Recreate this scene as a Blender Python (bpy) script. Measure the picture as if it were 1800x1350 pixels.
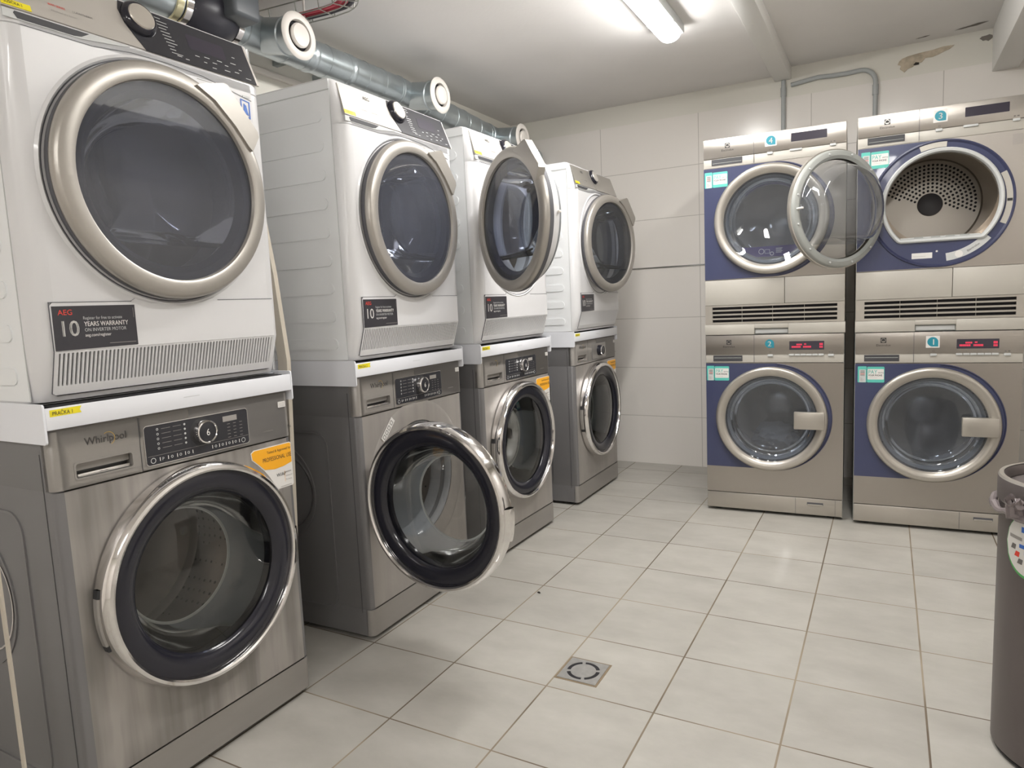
import bpy, bmesh, math, random
from mathutils import Matrix, Vector
from mathutils.geometry import tessellate_polygon
PI = math.pi
random.seed(7)
for o in list(bpy.data.objects):
    bpy.data.objects.remove(o)
S = bpy.context.scene
COL = S.collection

# ------------------------------------------------------------------ camera
cam_d = bpy.data.cameras.new('camera')
cam = bpy.data.objects.new('camera', cam_d)
COL.objects.link(cam)
cam_d.sensor_width = 36.0
cam_d.lens = 1203.9 / 1800 * 36
cam_d.clip_start = 0.02
_r = Vector((0.87773, 0.47710, -0.04429))
_u = Vector((-0.01630, 0.12212, 0.99238))
_f = Vector((-0.47887, 0.87032, -0.11496))
m = Matrix((( _r.x, _u.x, -_f.x, 1.3984), (_r.y, _u.y, -_f.y, -2.1689), (_r.z, _u.z, -_f.z, 1.0358), (0, 0, 0, 1)))
cam.matrix_world = m
S.camera = cam
# ------------------------------------------------------------------ world, exposure
w = bpy.data.worlds.new('world')
S.world = w
w.use_nodes = True
w.node_tree.nodes['Background'].inputs[0].default_value = (0.9, 0.95, 1.0, 1)
w.node_tree.nodes['Background'].inputs[1].default_value = 0.05
S.view_settings.view_transform = 'Standard'
S.view_settings.look = 'None'
S.view_settings.exposure = 0.76
S.view_settings.gamma = 1.0
S.view_settings.use_curve_mapping = False
LAMP_POWER = 39.0     # batten seen in the photo
FILL_POWER = 35.0     # unseen battens added as fill light

# ------------------------------------------------------------------ materials
MATS = {}
def new_mat(name):
    mt = bpy.data.materials.new(name)
    mt.use_nodes = True
    MATS[name] = mt
    nt = mt.node_tree
    return mt, nt, nt.nodes['Principled BSDF']
def pm(name, col, rough=0.5, metal=0.0, spec=0.5, coat=0.0, aniso=0.0, var=0.0, vscale=(20, 20, 20), bump=0.0, bscale=200, rvar=0.0, emit=None, estr=0.0):
    mt, nt, b = new_mat(name)
    L = nt.links
    b.inputs['Base Color'].default_value = (*col, 1)
    b.inputs['Roughness'].default_value = rough
    b.inputs['Metallic'].default_value = metal
    b.inputs['Specular IOR Level'].default_value = spec
    b.inputs['Coat Weight'].default_value = coat
    if aniso:
        b.inputs['Anisotropic'].default_value = aniso
        t = nt.nodes.new('ShaderNodeTangent'); t.direction_type = 'RADIAL'; t.axis = 'Z'
        L.new(t.outputs[0], b.inputs['Tangent'])
    tc = None
    if var or bump or rvar:
        tc = nt.nodes.new('ShaderNodeTexCoord')
    if var or rvar:
        mp = nt.nodes.new('ShaderNodeMapping'); mp.inputs['Scale'].default_value = vscale
        L.new(tc.outputs['Object'], mp.inputs[0])
        n = nt.nodes.new('ShaderNodeTexNoise'); n.inputs['Scale'].default_value = 1; n.inputs['Detail'].default_value = 4
        L.new(mp.outputs[0], n.inputs[0])
        if var:
            r = nt.nodes.new('ShaderNodeMapRange'); r.inputs[1].default_value = 0.3; r.inputs[2].default_value = 0.7
            r.inputs[3].default_value = 1 - var; r.inputs[4].default_value = 1 + var
            L.new(n.outputs[0], r.inputs[0])
            h = nt.nodes.new('ShaderNodeMix'); h.data_type = 'RGBA'; h.blend_type = 'MULTIPLY'; h.inputs[0].default_value = 1
            h.inputs[6].default_value = (*col, 1)
            L.new(r.outputs[0], h.inputs[7]); L.new(h.outputs[2], b.inputs['Base Color'])
        if rvar:
            r = nt.nodes.new('ShaderNodeMapRange'); r.inputs[3].default_value = max(rough - rvar, 0.02); r.inputs[4].default_value = rough + rvar
            L.new(n.outputs[0], r.inputs[0]); L.new(r.outputs[0], b.inputs['Roughness'])
    if bump:
        n = nt.nodes.new('ShaderNodeTexNoise'); n.inputs['Scale'].default_value = bscale; n.inputs['Detail'].default_value = 5
        L.new(tc.outputs['Object'], n.inputs[0])
        bp = nt.nodes.new('ShaderNodeBump'); bp.inputs['Strength'].default_value = bump; bp.inputs['Distance'].default_value = 0.002
        L.new(n.outputs[0], bp.inputs['Height']); L.new(bp.outputs[0], b.inputs['Normal'])
    if emit:
        b.inputs['Emission Color'].default_value = (*emit, 1)
        b.inputs['Emission Strength'].default_value = estr
    return mt
def glass_mat(name, tint, rough=0.02, ior=1.5, gloss=1.0, haze=0.0, hcol=(0.8, 0.82, 0.85)):
    mt = bpy.data.materials.new(name); mt.use_nodes = True; MATS[name] = mt
    nt = mt.node_tree; nt.nodes.clear(); L = nt.links
    out = nt.nodes.new('ShaderNodeOutputMaterial'); mix = nt.nodes.new('ShaderNodeMixShader')
    tr = nt.nodes.new('ShaderNodeBsdfTransparent'); tr.inputs[0].default_value = (*tint, 1)
    gl = nt.nodes.new('ShaderNodeBsdfGlossy'); gl.inputs['Roughness'].default_value = rough
    gl.inputs['Color'].default_value = (gloss, gloss, gloss, 1)
    fr = nt.nodes.new('ShaderNodeFresnel'); fr.inputs[0].default_value = ior
    base = tr.outputs[0]
    if haze:      # diffuse share that lightens the glass, imitating light caught in it
        df = nt.nodes.new('ShaderNodeBsdfDiffuse'); df.inputs[0].default_value = (*hcol, 1); m2 = nt.nodes.new('ShaderNodeMixShader')
        m2.inputs[0].default_value = haze; L.new(tr.outputs[0], m2.inputs[1]); L.new(df.outputs[0], m2.inputs[2]); base = m2.outputs[0]
    L.new(fr.outputs[0], mix.inputs[0]); L.new(base, mix.inputs[1]); L.new(gl.outputs[0], mix.inputs[2]); L.new(mix.outputs[0], out.inputs[0])
    return mt

pm('white_enamel', (0.68, 0.675, 0.68), 0.32, coat=0.2)
pm('white_side', (0.82, 0.83, 0.835), 0.4)
pm('white_frame', (0.80, 0.81, 0.85), 0.35)
pm('aeg_fascia', (0.52, 0.49, 0.45), 0.35, metal=0.3)
pm('aeg_fascia_dark', (0.36, 0.34, 0.31), 0.35, metal=0.5)
pm('aeg_ring', (0.42, 0.395, 0.36), 0.34, metal=0.5)
pm('aeg_knob', (0.60, 0.56, 0.50), 0.3, metal=0.6)
pm('graphite', (0.30, 0.282, 0.262), 0.4, metal=0.25, var=0.03, vscale=(3, 3, 30))
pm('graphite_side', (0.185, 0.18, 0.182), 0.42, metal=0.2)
pm('graphite_dark', (0.07, 0.068, 0.07), 0.4)
pm('chrome', (0.82, 0.80, 0.79), 0.09, metal=1.0)
pm('drum_wall', (0.40, 0.345, 0.29), 0.3, metal=0.95, var=0.2, vscale=(2, 2, 2))
pm('steel_drum', (0.62, 0.58, 0.53), 0.24, metal=1.0)
pm('brushed_steel', (0.43, 0.40, 0.365), 0.33, metal=0.92, aniso=0.75, rvar=0.03, vscale=(2, 2, 400))
pm('satin_silver', (0.48, 0.45, 0.405), 0.33, metal=0.7)
pm('cream_plastic', (0.50, 0.475, 0.425), 0.42, metal=0.15)
pm('navy', (0.042, 0.050, 0.112), 0.28, coat=0.3)
pm('navy_matte', (0.038, 0.043, 0.095), 0.35)
pm('black_gloss', (0.018, 0.018, 0.026), 0.14)
pm('black_panel', (0.03, 0.03, 0.036), 0.22)
pm('black_matte', (0.02, 0.02, 0.022), 0.6)
pm('dark_gap', (0.012, 0.011, 0.014), 0.8)
pm('grey_plastic', (0.33, 0.34, 0.32), 0.45)
pm('light_grey', (0.55, 0.56, 0.55), 0.5)
pm('rubber_grey', (0.23, 0.24, 0.25), 0.55)
pm('drawer_grey', (0.05, 0.05, 0.055), 0.6)
pm('interior_dark', (0.10, 0.10, 0.11), 0.5)
pm('galvanised', (0.45, 0.50, 0.52), 0.33, metal=0.85, var=0.12, vscale=(9, 9, 9), rvar=0.08)
pm('valve_white', (0.78, 0.74, 0.69), 0.4)
pm('fan_black', (0.030, 0.030, 0.040), 0.35)
pm('fan_grey', (0.09, 0.10, 0.11), 0.4)
pm('brass_band', (0.62, 0.58, 0.38), 0.3, metal=0.9)
pm('wire', (0.42, 0.42, 0.38), 0.4, metal=0.6)
pm('red_cable', (0.50, 0.06, 0.09), 0.5)
pm('black_cable', (0.04, 0.04, 0.05), 0.5)
pm('yellow_label', (0.85, 0.72, 0.02), 0.5)
pm('ink', (0.03, 0.03, 0.03), 0.6)
pm('ink_grey', (0.16, 0.15, 0.14), 0.6)
pm('ink_logo', (0.09, 0.083, 0.08), 0.4)
pm('ink_soft', (0.33, 0.31, 0.29), 0.6)
pm('print_white', (0.80, 0.78, 0.75), 0.5)
pm('print_red', (0.75, 0.06, 0.04), 0.5)
pm('sticker_black', (0.035, 0.033, 0.04), 0.4)
pm('sticker_orange', (0.90, 0.42, 0.02), 0.45)
pm('sticker_white', (0.74, 0.72, 0.69), 0.45)
pm('teal', (0.02, 0.26, 0.34), 0.4)
pm('mint', (0.10, 0.50, 0.42), 0.45)
pm('blue_print', (0.05, 0.16, 0.55), 0.5)
pm('green_print', (0.10, 0.42, 0.12), 0.5)
pm('gold', (0.65, 0.45, 0.15), 0.3, metal=0.8)
pm('lcd_dark', (0.04, 0.035, 0.05), 0.2)
pm('led_red', (0.3, 0.01, 0.03), 0.4, emit=(1.0, 0.06, 0.12), estr=0.45)
pm('lath_wood', (0.52, 0.47, 0.39), 0.6, var=0.06, vscale=(40, 40, 4))
pm('bin_metal', (0.155, 0.135, 0.13), 0.42, metal=0.5, var=0.10, vscale=(12, 12, 3))
pm('bag', (0.20, 0.17, 0.17), 0.25)
pm('conduit_grey', (0.40, 0.42, 0.42), 0.45)
pm('ceiling_paint', (0.80, 0.78, 0.76), 0.9, bump=0.25, bscale=60, var=0.02, vscale=(3, 3, 3))
pm('beam_paint', (0.79, 0.78, 0.75), 0.9, bump=0.25, bscale=60)
pm('trim_steel', (0.5, 0.5, 0.48), 0.25, metal=1.0)
pm('drain_steel', (0.50, 0.49, 0.47), 0.35, metal=0.8, var=0.1, vscale=(60, 60, 60))
pm('grout_dark', (0.22, 0.17, 0.11), 0.9)
pm('plaster_broken', (0.50, 0.43, 0.33), 0.95, bump=1.0, bscale=50, var=0.22, vscale=(30, 30, 30))
pm('dark_stain', (0.20, 0.18, 0.16), 0.9)
pm('laundry_white', (0.45, 0.45, 0.46), 0.9)
pm('laundry_orange', (0.42, 0.25, 0.13), 0.9)
pm('lint', (0.03, 0.025, 0.02), 0.9)
pm('lamp_housing', (0.55, 0.57, 0.56), 0.4)
pm('purple_sheet', (0.09, 0.06, 0.20), 0.35)
glass_mat('glass_dark', (0.38, 0.40, 0.46), 0.02, 1.5, haze=0.085, hcol=(0.66, 0.69, 0.80))
glass_mat('glass_bowl_blue', (0.62, 0.65, 0.76), 0.05, 1.5, haze=0.26, hcol=(0.58, 0.61, 0.78))
glass_mat('glass_bowl_clear', (0.74, 0.73, 0.73), 0.10, 1.4, gloss=0.6, haze=0.42, hcol=(0.62, 0.67, 0.73))  # pale blue haze paints the lamp-lit crescent into the bowl
glass_mat('glass_porthole', (0.72, 0.70, 0.69), 0.04, 1.35, gloss=0.5, haze=0.05, hcol=(0.7, 0.66, 0.62))
glass_mat('glass_clear', (0.88, 0.90, 0.90), 0.015, 1.5)
glass_mat('glass_smoke', (0.70, 0.71, 0.73), 0.03, 1.5, haze=0.07)
glass_mat('glass_navy', (0.48, 0.52, 0.58), 0.02, 1.5, haze=0.05)

def lamp_mat(name, power):
    mt, nt, b = new_mat(name)
    b.inputs['Base Color'].default_value = (0.9, 0.9, 0.9, 1)
    b.inputs['Emission Color'].default_value = (1.0, 0.982, 0.958, 1)
    b.inputs['Emission Strength'].default_value = power
lamp_mat('lamp_glow', LAMP_POWER); lamp_mat('lamp_glow_fill', FILL_POWER)

def math_node(nt, op, a, b=None, c=None):
    n = nt.nodes.new('ShaderNodeMath'); n.operation = op
    for i, v in enumerate((a, b, c)):
        if v is None: continue
        if isinstance(v, (int, float)): n.inputs[i].default_value = v
        else: nt.links.new(v, n.inputs[i])
    return n.outputs[0]
def joint_mask(nt, coord, pitch, offset, width):
    """1 on a joint line of the given width, 0 elsewhere"""
    t = math_node(nt, 'ADD', coord, -offset + pitch * 100)
    t = math_node(nt, 'DIVIDE', t, pitch)
    t = math_node(nt, 'FRACT', t)
    t = math_node(nt, 'SUBTRACT', t, 0.5)
    t = math_node(nt, 'ABSOLUTE', t)
    t = math_node(nt, 'GREATER_THAN', t, 0.5 - width / pitch / 2)
    return t
def floor_mat():
    mt, nt, b = new_mat('floor_tiles')
    L = nt.links
    g = nt.nodes.new('ShaderNodeNewGeometry'); sx = nt.nodes.new('ShaderNodeSeparateXYZ'); L.new(g.outputs['Position'], sx.inputs[0])
    T = 0.2996
    jx = joint_mask(nt, sx.outputs[0], T, 0, 0.0046); jy = joint_mask(nt, sx.outputs[1], T, 0, 0.0040)
    j = math_node(nt, 'MAXIMUM', jx, jy)
    ix = math_node(nt, 'FLOOR', math_node(nt, 'DIVIDE', sx.outputs[0], T)); iy = math_node(nt, 'FLOOR', math_node(nt, 'DIVIDE', sx.outputs[1], T))
    cb = nt.nodes.new('ShaderNodeCombineXYZ'); L.new(ix, cb.inputs[0]); L.new(iy, cb.inputs[1])
    wn = nt.nodes.new('ShaderNodeTexWhiteNoise'); L.new(cb.outputs[0], wn.inputs[0])
    off = nt.nodes.new('ShaderNodeVectorMath'); off.operation = 'MULTIPLY_ADD'
    L.new(wn.outputs['Color'], off.inputs[0]); off.inputs[1].default_value = (9, 9, 9)
    L.new(g.outputs['Position'], off.inputs[2])
    mp = nt.nodes.new('ShaderNodeMapping'); mp.inputs['Scale'].default_value = (2.8, 4.6, 1); L.new(off.outputs[0], mp.inputs[0])
    n1 = nt.nodes.new('ShaderNodeTexNoise'); n1.inputs['Scale'].default_value = 1.6; n1.inputs['Detail'].default_value = 6; n1.inputs['Roughness'].default_value = 0.6
    L.new(mp.outputs[0], n1.inputs[0])
    cr = nt.nodes.new('ShaderNodeValToRGB')
    cr.color_ramp.elements[0].position = 0.30; cr.color_ramp.elements[0].color = (0.365, 0.348, 0.312, 1)
    cr.color_ramp.elements[1].position = 0.68; cr.color_ramp.elements[1].color = (0.45, 0.432, 0.392, 1)
    L.new(n1.outputs[0], cr.inputs[0])
    tone = nt.nodes.new('ShaderNodeMapRange'); tone.inputs[3].default_value = 0.95; tone.inputs[4].default_value = 1.04; L.new(wn.outputs['Value'], tone.inputs[0])
    mu = nt.nodes.new('ShaderNodeMix'); mu.data_type = 'RGBA'; mu.blend_type = 'MULTIPLY'; mu.inputs[0].default_value = 1
    L.new(cr.outputs[0], mu.inputs[6]); L.new(tone.outputs[0], mu.inputs[7])
    n2 = nt.nodes.new('ShaderNodeTexNoise'); n2.inputs['Scale'].default_value = 2.3; n2.inputs['Detail'].default_value = 3; L.new(g.outputs['Position'], n2.inputs[0])
    gr = nt.nodes.new('ShaderNodeValToRGB')
    gr.color_ramp.elements[0].position = 0.42; gr.color_ramp.elements[0].color = (0.13, 0.10, 0.07, 1)
    gr.color_ramp.elements[1].position = 0.62; gr.color_ramp.elements[1].color = (0.31, 0.26, 0.19, 1)
    L.new(n2.outputs[0], gr.inputs[0])
    mx = nt.nodes.new('ShaderNodeMix'); mx.data_type = 'RGBA'
    L.new(j, mx.inputs[0]); L.new(mu.outputs[2], mx.inputs[6]); L.new(gr.outputs[0], mx.inputs[7])
    L.new(mx.outputs[2], b.inputs['Base Color'])
    rr = nt.nodes.new('ShaderNodeMapRange'); rr.inputs[3].default_value = 0.42; rr.inputs[4].default_value = 0.9; L.new(j, rr.inputs[0]); L.new(rr.outputs[0], b.inputs['Roughness'])
    inv = math_node(nt, 'SUBTRACT', 1.0, j)
    bp = nt.nodes.new('ShaderNodeBump'); bp.inputs['Strength'].default_value = 0.5; bp.inputs['Distance'].default_value = 0.0015
    L.new(inv, bp.inputs['Height']); L.new(bp.outputs[0], b.inputs['Normal'])
floor_mat()
def wall_mat(name, ax, vo, plain_above):
    """tiled wall, tiles 600 x ~300 mm, painted strip above"""
    mt, nt, b = new_mat(name)
    L = nt.links
    g = nt.nodes.new('ShaderNodeNewGeometry'); sx = nt.nodes.new('ShaderNodeSeparateXYZ'); L.new(g.outputs['Position'], sx.inputs[0])
    z = sx.outputs[2]
    jv = joint_mask(nt, sx.outputs[ax], 0.6, vo, 0.0035)
    jl = joint_mask(nt, z, 0.305, 0, 0.0035); ju = joint_mask(nt, z, 0.2885, 1.2215, 0.0035)
    up = math_node(nt, 'GREATER_THAN', z, 1.22)
    ml = math_node(nt, 'MULTIPLY', jl, math_node(nt, 'SUBTRACT', 1.0, up)); muu = math_node(nt, 'MULTIPLY', ju, up)
    above = math_node(nt, 'GREATER_THAN', z, plain_above)
    j = math_node(nt, 'MAXIMUM', jv, math_node(nt, 'MAXIMUM', ml, muu))
    j = math_node(nt, 'MULTIPLY', j, math_node(nt, 'SUBTRACT', 1.0, above))
    n1 = nt.nodes.new('ShaderNodeTexNoise'); n1.inputs['Scale'].default_value = 1.5; L.new(g.outputs['Position'], n1.inputs[0])
    cr = nt.nodes.new('ShaderNodeValToRGB')
    cr.color_ramp.elements[0].position = 0.3; cr.color_ramp.elements[0].color = (0.80, 0.765, 0.72, 1)
    cr.color_ramp.elements[1].position = 0.7; cr.color_ramp.elements[1].color = (0.82, 0.785, 0.745, 1)
    L.new(n1.outputs[0], cr.inputs[0])
    pa = nt.nodes.new('ShaderNodeMix'); pa.data_type = 'RGBA'; L.new(above, pa.inputs[0]); L.new(cr.outputs[0], pa.inputs[6])
    pa.inputs[7].default_value = (0.72, 0.70, 0.635, 1)
    mx = nt.nodes.new('ShaderNodeMix'); mx.data_type = 'RGBA'; L.new(j, mx.inputs[0]); L.new(pa.outputs[2], mx.inputs[6]); mx.inputs[7].default_value = (0.52, 0.49, 0.45, 1)
    L.new(mx.outputs[2], b.inputs['Base Color'])
    rr = math_node(nt, 'MULTIPLY_ADD', above, 0.65, 0.2)
    L.new(rr, b.inputs['Roughness'])
    bp = nt.nodes.new('ShaderNodeBump'); bp.inputs['Strength'].default_value = 0.4; bp.inputs['Distance'].default_value = 0.001
    L.new(math_node(nt, 'SUBTRACT', 1.0, j), bp.inputs['Height']); L.new(bp.outputs[0], b.inputs['Normal'])
wall_mat('wall_tiles_back', 0, 0.425, 2.085)
wall_mat('wall_tiles_side', 1, 0.1, 1.905)  # darker upper strip imitates the duct's shadow on the left wall
def front_steel(name, dirt):
    """painted silver-graphite washer front with vertical run-off streaks"""
    mt, nt, b = new_mat(name)
    L = nt.links
    tc = nt.nodes.new('ShaderNodeTexCoord')
    mp = nt.nodes.new('ShaderNodeMapping'); mp.inputs['Scale'].default_value = (26, 26, 1.6); L.new(tc.outputs['Object'], mp.inputs[0])
    n = nt.nodes.new('ShaderNodeTexNoise'); n.inputs['Scale'].default_value = 1; n.inputs['Detail'].default_value = 3; L.new(mp.outputs[0], n.inputs[0])
    n2 = nt.nodes.new('ShaderNodeTexNoise'); n2.inputs['Scale'].default_value = 4; n2.inputs['Detail'].default_value = 2; L.new(tc.outputs['Object'], n2.inputs[0])
    mm = math_node(nt, 'MULTIPLY', n.outputs[0], n2.outputs[0])
    cr = nt.nodes.new('ShaderNodeValToRGB'); cr.color_ramp.elements[0].position = 0.17; cr.color_ramp.elements[1].position = 0.36
    c0 = (0.385, 0.36, 0.335); k = 1 - dirt
    cr.color_ramp.elements[0].color = (c0[0] * k, c0[1] * k, c0[2] * k, 1); cr.color_ramp.elements[1].color = (*c0, 1)
    L.new(mm, cr.inputs[0]); L.new(cr.outputs[0], b.inputs['Base Color'])
    b.inputs['Metallic'].default_value = 0.3; b.inputs['Roughness'].default_value = 0.37
front_steel('washer_front', 0.12)
front_steel('washer_front_stained', 0.42)
def perf_mat():
    """drum shell with a lattice of small punched holes"""
    mt, nt, b = new_mat('drum_perforated')
    L = nt.links
    tc = nt.nodes.new('ShaderNodeTexCoord')
    v = nt.nodes.new('ShaderNodeTexVoronoi'); v.inputs['Scale'].default_value = 45; v.inputs['Randomness'].default_value = 0.15
    L.new(tc.outputs['Object'], v.inputs[0])
    cr = nt.nodes.new('ShaderNodeValToRGB'); cr.color_ramp.elements[0].position = 0.16; cr.color_ramp.elements[0].color = (0.02, 0.02, 0.02, 1)
    cr.color_ramp.elements[1].position = 0.22; cr.color_ramp.elements[1].color = (0.45, 0.42, 0.40, 1)
    L.new(v.outputs['Distance'], cr.inputs[0]); L.new(cr.outputs[0], b.inputs['Base Color'])
    b.inputs['Metallic'].default_value = 0.85; b.inputs['Roughness'].default_value = 0.3
perf_mat()

# ------------------------------------------------------------------ mesh builder
_text_cache = {}
def text_mesh(s):
    if s in _text_cache: return _text_cache[s]
    cu = bpy.data.curves.new('t', 'FONT'); cu.body = s; cu.size = 1.0; cu.resolution_u = 3
    ob = bpy.data.objects.new('t', cu); COL.objects.link(ob)
    dg = bpy.context.evaluated_depsgraph_get(); me = bpy.data.meshes.new_from_object(ob.evaluated_get(dg))
    vs = [tuple(v.co) for v in me.vertices]; fs = [tuple(p.vertices) for p in me.polygons]
    bpy.data.objects.remove(ob); bpy.data.curves.remove(cu); bpy.data.meshes.remove(me)
    _text_cache[s] = (vs, fs)
    return _text_cache[s]
def circ(cu, cz, r, n=64, a0=0.0, a1=2 * PI, rz=None):
    k = n if abs(a1 - a0 - 2 * PI) < 1e-6 else n + 1
    rz = r if rz is None else rz
    return [(cu + r * math.cos(a0 + (a1 - a0) * i / n), cz + rz * math.sin(a0 + (a1 - a0) * i / n)) for i in range(k)]
def rrect(u0, u1, z0, z1, r, n=5):
    p = []
    for cx, cz, a in ((u1 - r, z1 - r, 0), (u0 + r, z1 - r, PI / 2), (u0 + r, z0 + r, PI), (u1 - r, z0 + r, 1.5 * PI)):
        p += [(cx + r * math.cos(a + PI / 2 * i / n), cz + r * math.sin(a + PI / 2 * i / n)) for i in range(n + 1)]
    return p
class M:
    def __init__(s): s.v = []; s.f = []; s.mi = []; s.mats = []; s.X = Matrix.Identity(4)
    def mat(s, name):
        if name not in s.mats: s.mats.append(name)
        return s.mats.index(name)
    def add(s, vs, fs, mat):
        o = len(s.v); i = s.mat(mat)
        s.v += [tuple(s.X @ Vector(v)) for v in vs]
        s.f += [tuple(k + o for k in f) for f in fs]; s.mi += [i] * len(fs)
    def box(s, x0, x1, y0, y1, z0, z1, mat, bev=0.0, seg=2):
        if bev <= 0:
            vs = [(x, y, z) for x in (x0, x1) for y in (y0, y1) for z in (z0, z1)]
            s.add(vs, [(0, 1, 3, 2), (4, 6, 7, 5), (0, 4, 5, 1), (2, 3, 7, 6), (0, 2, 6, 4), (1, 5, 7, 3)], mat); return
        bm = bmesh.new(); bmesh.ops.create_cube(bm, size=1)
        for v in bm.verts: v.co = ((x0 + x1) / 2 + v.co.x * (x1 - x0), (y0 + y1) / 2 + v.co.y * (y1 - y0), (z0 + z1) / 2 + v.co.z * (z1 - z0))
        bmesh.ops.bevel(bm, geom=bm.edges[:], offset=bev, segments=seg, profile=0.5, affect='EDGES')
        bm.verts.index_update()
        s.add([tuple(v.co) for v in bm.verts], [tuple(v.index for v in f.verts) for f in bm.faces], mat); bm.free()
    def lathe(s, prof, mat, c=(0, 0), seg=72, a0=0.0, a1=2 * PI, flat=None):
        """prof: list of (radius, y); axis is y through (u, z)=c; flat clamps z from below (per-radius fraction)"""
        full = abs(a1 - a0 - 2 * PI) < 1e-6
        k = seg if full else seg + 1
        vs = []; fs = []
        for r, y in prof:
            for i in range(k):
                a = a0 + (a1 - a0) * i / seg
                z = r * math.sin(a)
                if flat is not None: z = max(z, flat * r)
                vs.append((c[0] + r * math.cos(a), y, c[1] + z))
        for j in range(len(prof) - 1):
            for i in range(seg):
                a, b2 = j * k + i, j * k + (i + 1) % k
                fs.append((a, b2, b2 + k, a + k))
        s.add(vs, fs, mat)
    def plate(s, outer, holes, y0, y1, mat, back=False, edge=None):
        """flat plate in the u-z plane at depth y0 (front), side walls to y1"""
        loops = [outer] + list(holes)
        flat = [p for l in loops for p in l]
        tris = tessellate_polygon([[Vector((p[0], p[1], 0)) for p in l] for l in loops])
        s.add([(p[0], y0, p[1]) for p in flat], [tuple(t) for t in tris], mat)
        if back: s.add([(p[0], y1, p[1]) for p in flat], [tuple(t) for t in tris], mat)
        if y1 != y0:
            for l in loops:
                n = len(l)
                s.add([(p[0], y0, p[1]) for p in l] + [(p[0], y1, p[1]) for p in l], [(i, (i + 1) % n, n + (i + 1) % n, n + i) for i in range(n)], edge or mat)
    def text(s, t, u, z, y, size, mat, align='l', sx=1.0, rot=0.0):
        vs, fs = text_mesh(t)
        if not vs: return
        w_ = max(v[0] for v in vs); o = {'l': 0, 'c': -w_ / 2, 'r': -w_}[align]
        ca, sa = math.cos(rot), math.sin(rot); out = []
        for v in vs:
            a = (v[0] + o) * size * sx; b = v[1] * size
            out.append((u + a * ca - b * sa, y, z + a * sa + b * ca))
        s.add(out, fs, mat)
    def tube(s, pts, r, mat, seg=12, caps=True):
        pts = [Vector(p) for p in pts]; n = len(pts); vs = []; fs = []
        rs = r if isinstance(r, (list, tuple)) else [r] * n
        t0 = (pts[1] - pts[0]).normalized(); up = Vector((0, 0, 1)) if abs(t0.z) < 0.9 else Vector((1, 0, 0))
        nx = t0.cross(up).normalized()
        for i, p in enumerate(pts):
            t = (pts[min(i + 1, n - 1)] - pts[max(i - 1, 0)]).normalized()
            nx = (nx - t * nx.dot(t)).normalized(); ny = t.cross(nx)
            for j in range(seg):
                a = 2 * PI * j / seg
                vs.append(tuple(p + nx * (rs[i] * math.cos(a)) + ny * (rs[i] * math.sin(a))))
        for i in range(n - 1):
            for j in range(seg):
                a, b = i * seg + j, i * seg + (j + 1) % seg
                fs.append((a, b, b + seg, a + seg))
        if caps: fs += [tuple(range(seg))[::-1], tuple(range((n - 1) * seg, n * seg))]
        s.add(vs, fs, mat)
    def loft(s, levels, W, D, mat, skip=(), cap=True, seg=6):
        """levels: (z, yfront, corner radius) horizontal outlines stacked; open front quads in `skip` (level index)"""
        rows = []
        for z, yf, r in levels:
            row = [(0, D, z)]
            row += [(r - r * math.cos(PI / 2 * i / seg), yf + r - r * math.sin(PI / 2 * i / seg), z) for i in range(seg + 1)]
            row += [(W - r + r * math.sin(PI / 2 * i / seg), yf + r - r * math.cos(PI / 2 * i / seg), z) for i in range(seg + 1)]
            row += [(W, D, z)]; rows.append(row)
        k = len(rows[0]); vs = [p for r_ in rows for p in r_]; fs = []
        for j in range(len(rows) - 1):
            for i in range(k):
                if i == seg + 1 and j in skip: continue
                a, b = j * k + i, j * k + (i + 1) % k
                fs.append((a, b, b + k, a + k))
        if cap: fs += [tuple(range(k)), tuple(range((len(rows) - 1) * k, len(rows) * k))[::-1]]
        s.add(vs, fs, mat)
    def build(s, name, parent=None, smooth=38, loc=None, rz=None, label=None):
        me = bpy.data.meshes.new(name)
        bm = bmesh.new(); bv = [bm.verts.new(v) for v in s.v]
        for f, i in zip(s.f, s.mi):
            if len(set(f)) < 3: continue
            try: bf = bm.faces.new([bv[k] for k in f])
            except ValueError: continue
            bf.material_index = i; bf.smooth = True
        bmesh.ops.remove_doubles(bm, verts=bm.verts[:], dist=1e-5)
        bmesh.ops.dissolve_degenerate(bm, edges=bm.edges[:], dist=1e-6)
        bmesh.ops.recalc_face_normals(bm, faces=bm.faces[:])
        bm.to_mesh(me); bm.free()
        for n in s.mats: me.materials.append(MATS[n])
        try: me.set_sharp_from_angle(angle=math.radians(smooth))
        except Exception: pass
        ob = bpy.data.objects.new(name, me); COL.objects.link(ob)
        if parent is not None: ob.parent = parent
        if loc: ob.location = loc
        if rz is not None: ob.rotation_euler = (0, 0, rz)
        if label: ob['label'] = label
        return ob
def tag(o, label, cat, group=None):
    o['label'] = label; o['category'] = cat
    if group: o['group'] = group
    return o
def thing(name, label, cat, loc=(0, 0, 0), rz=0.0, group=None):
    o = bpy.data.objects.new(name, None); COL.objects.link(o)
    o.empty_display_size = 0.1
    o.location = loc; o.rotation_euler = (0, 0, rz)
    return tag(o, label, cat, group)
def struct(o): o['kind'] = 'structure'; return o

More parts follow.
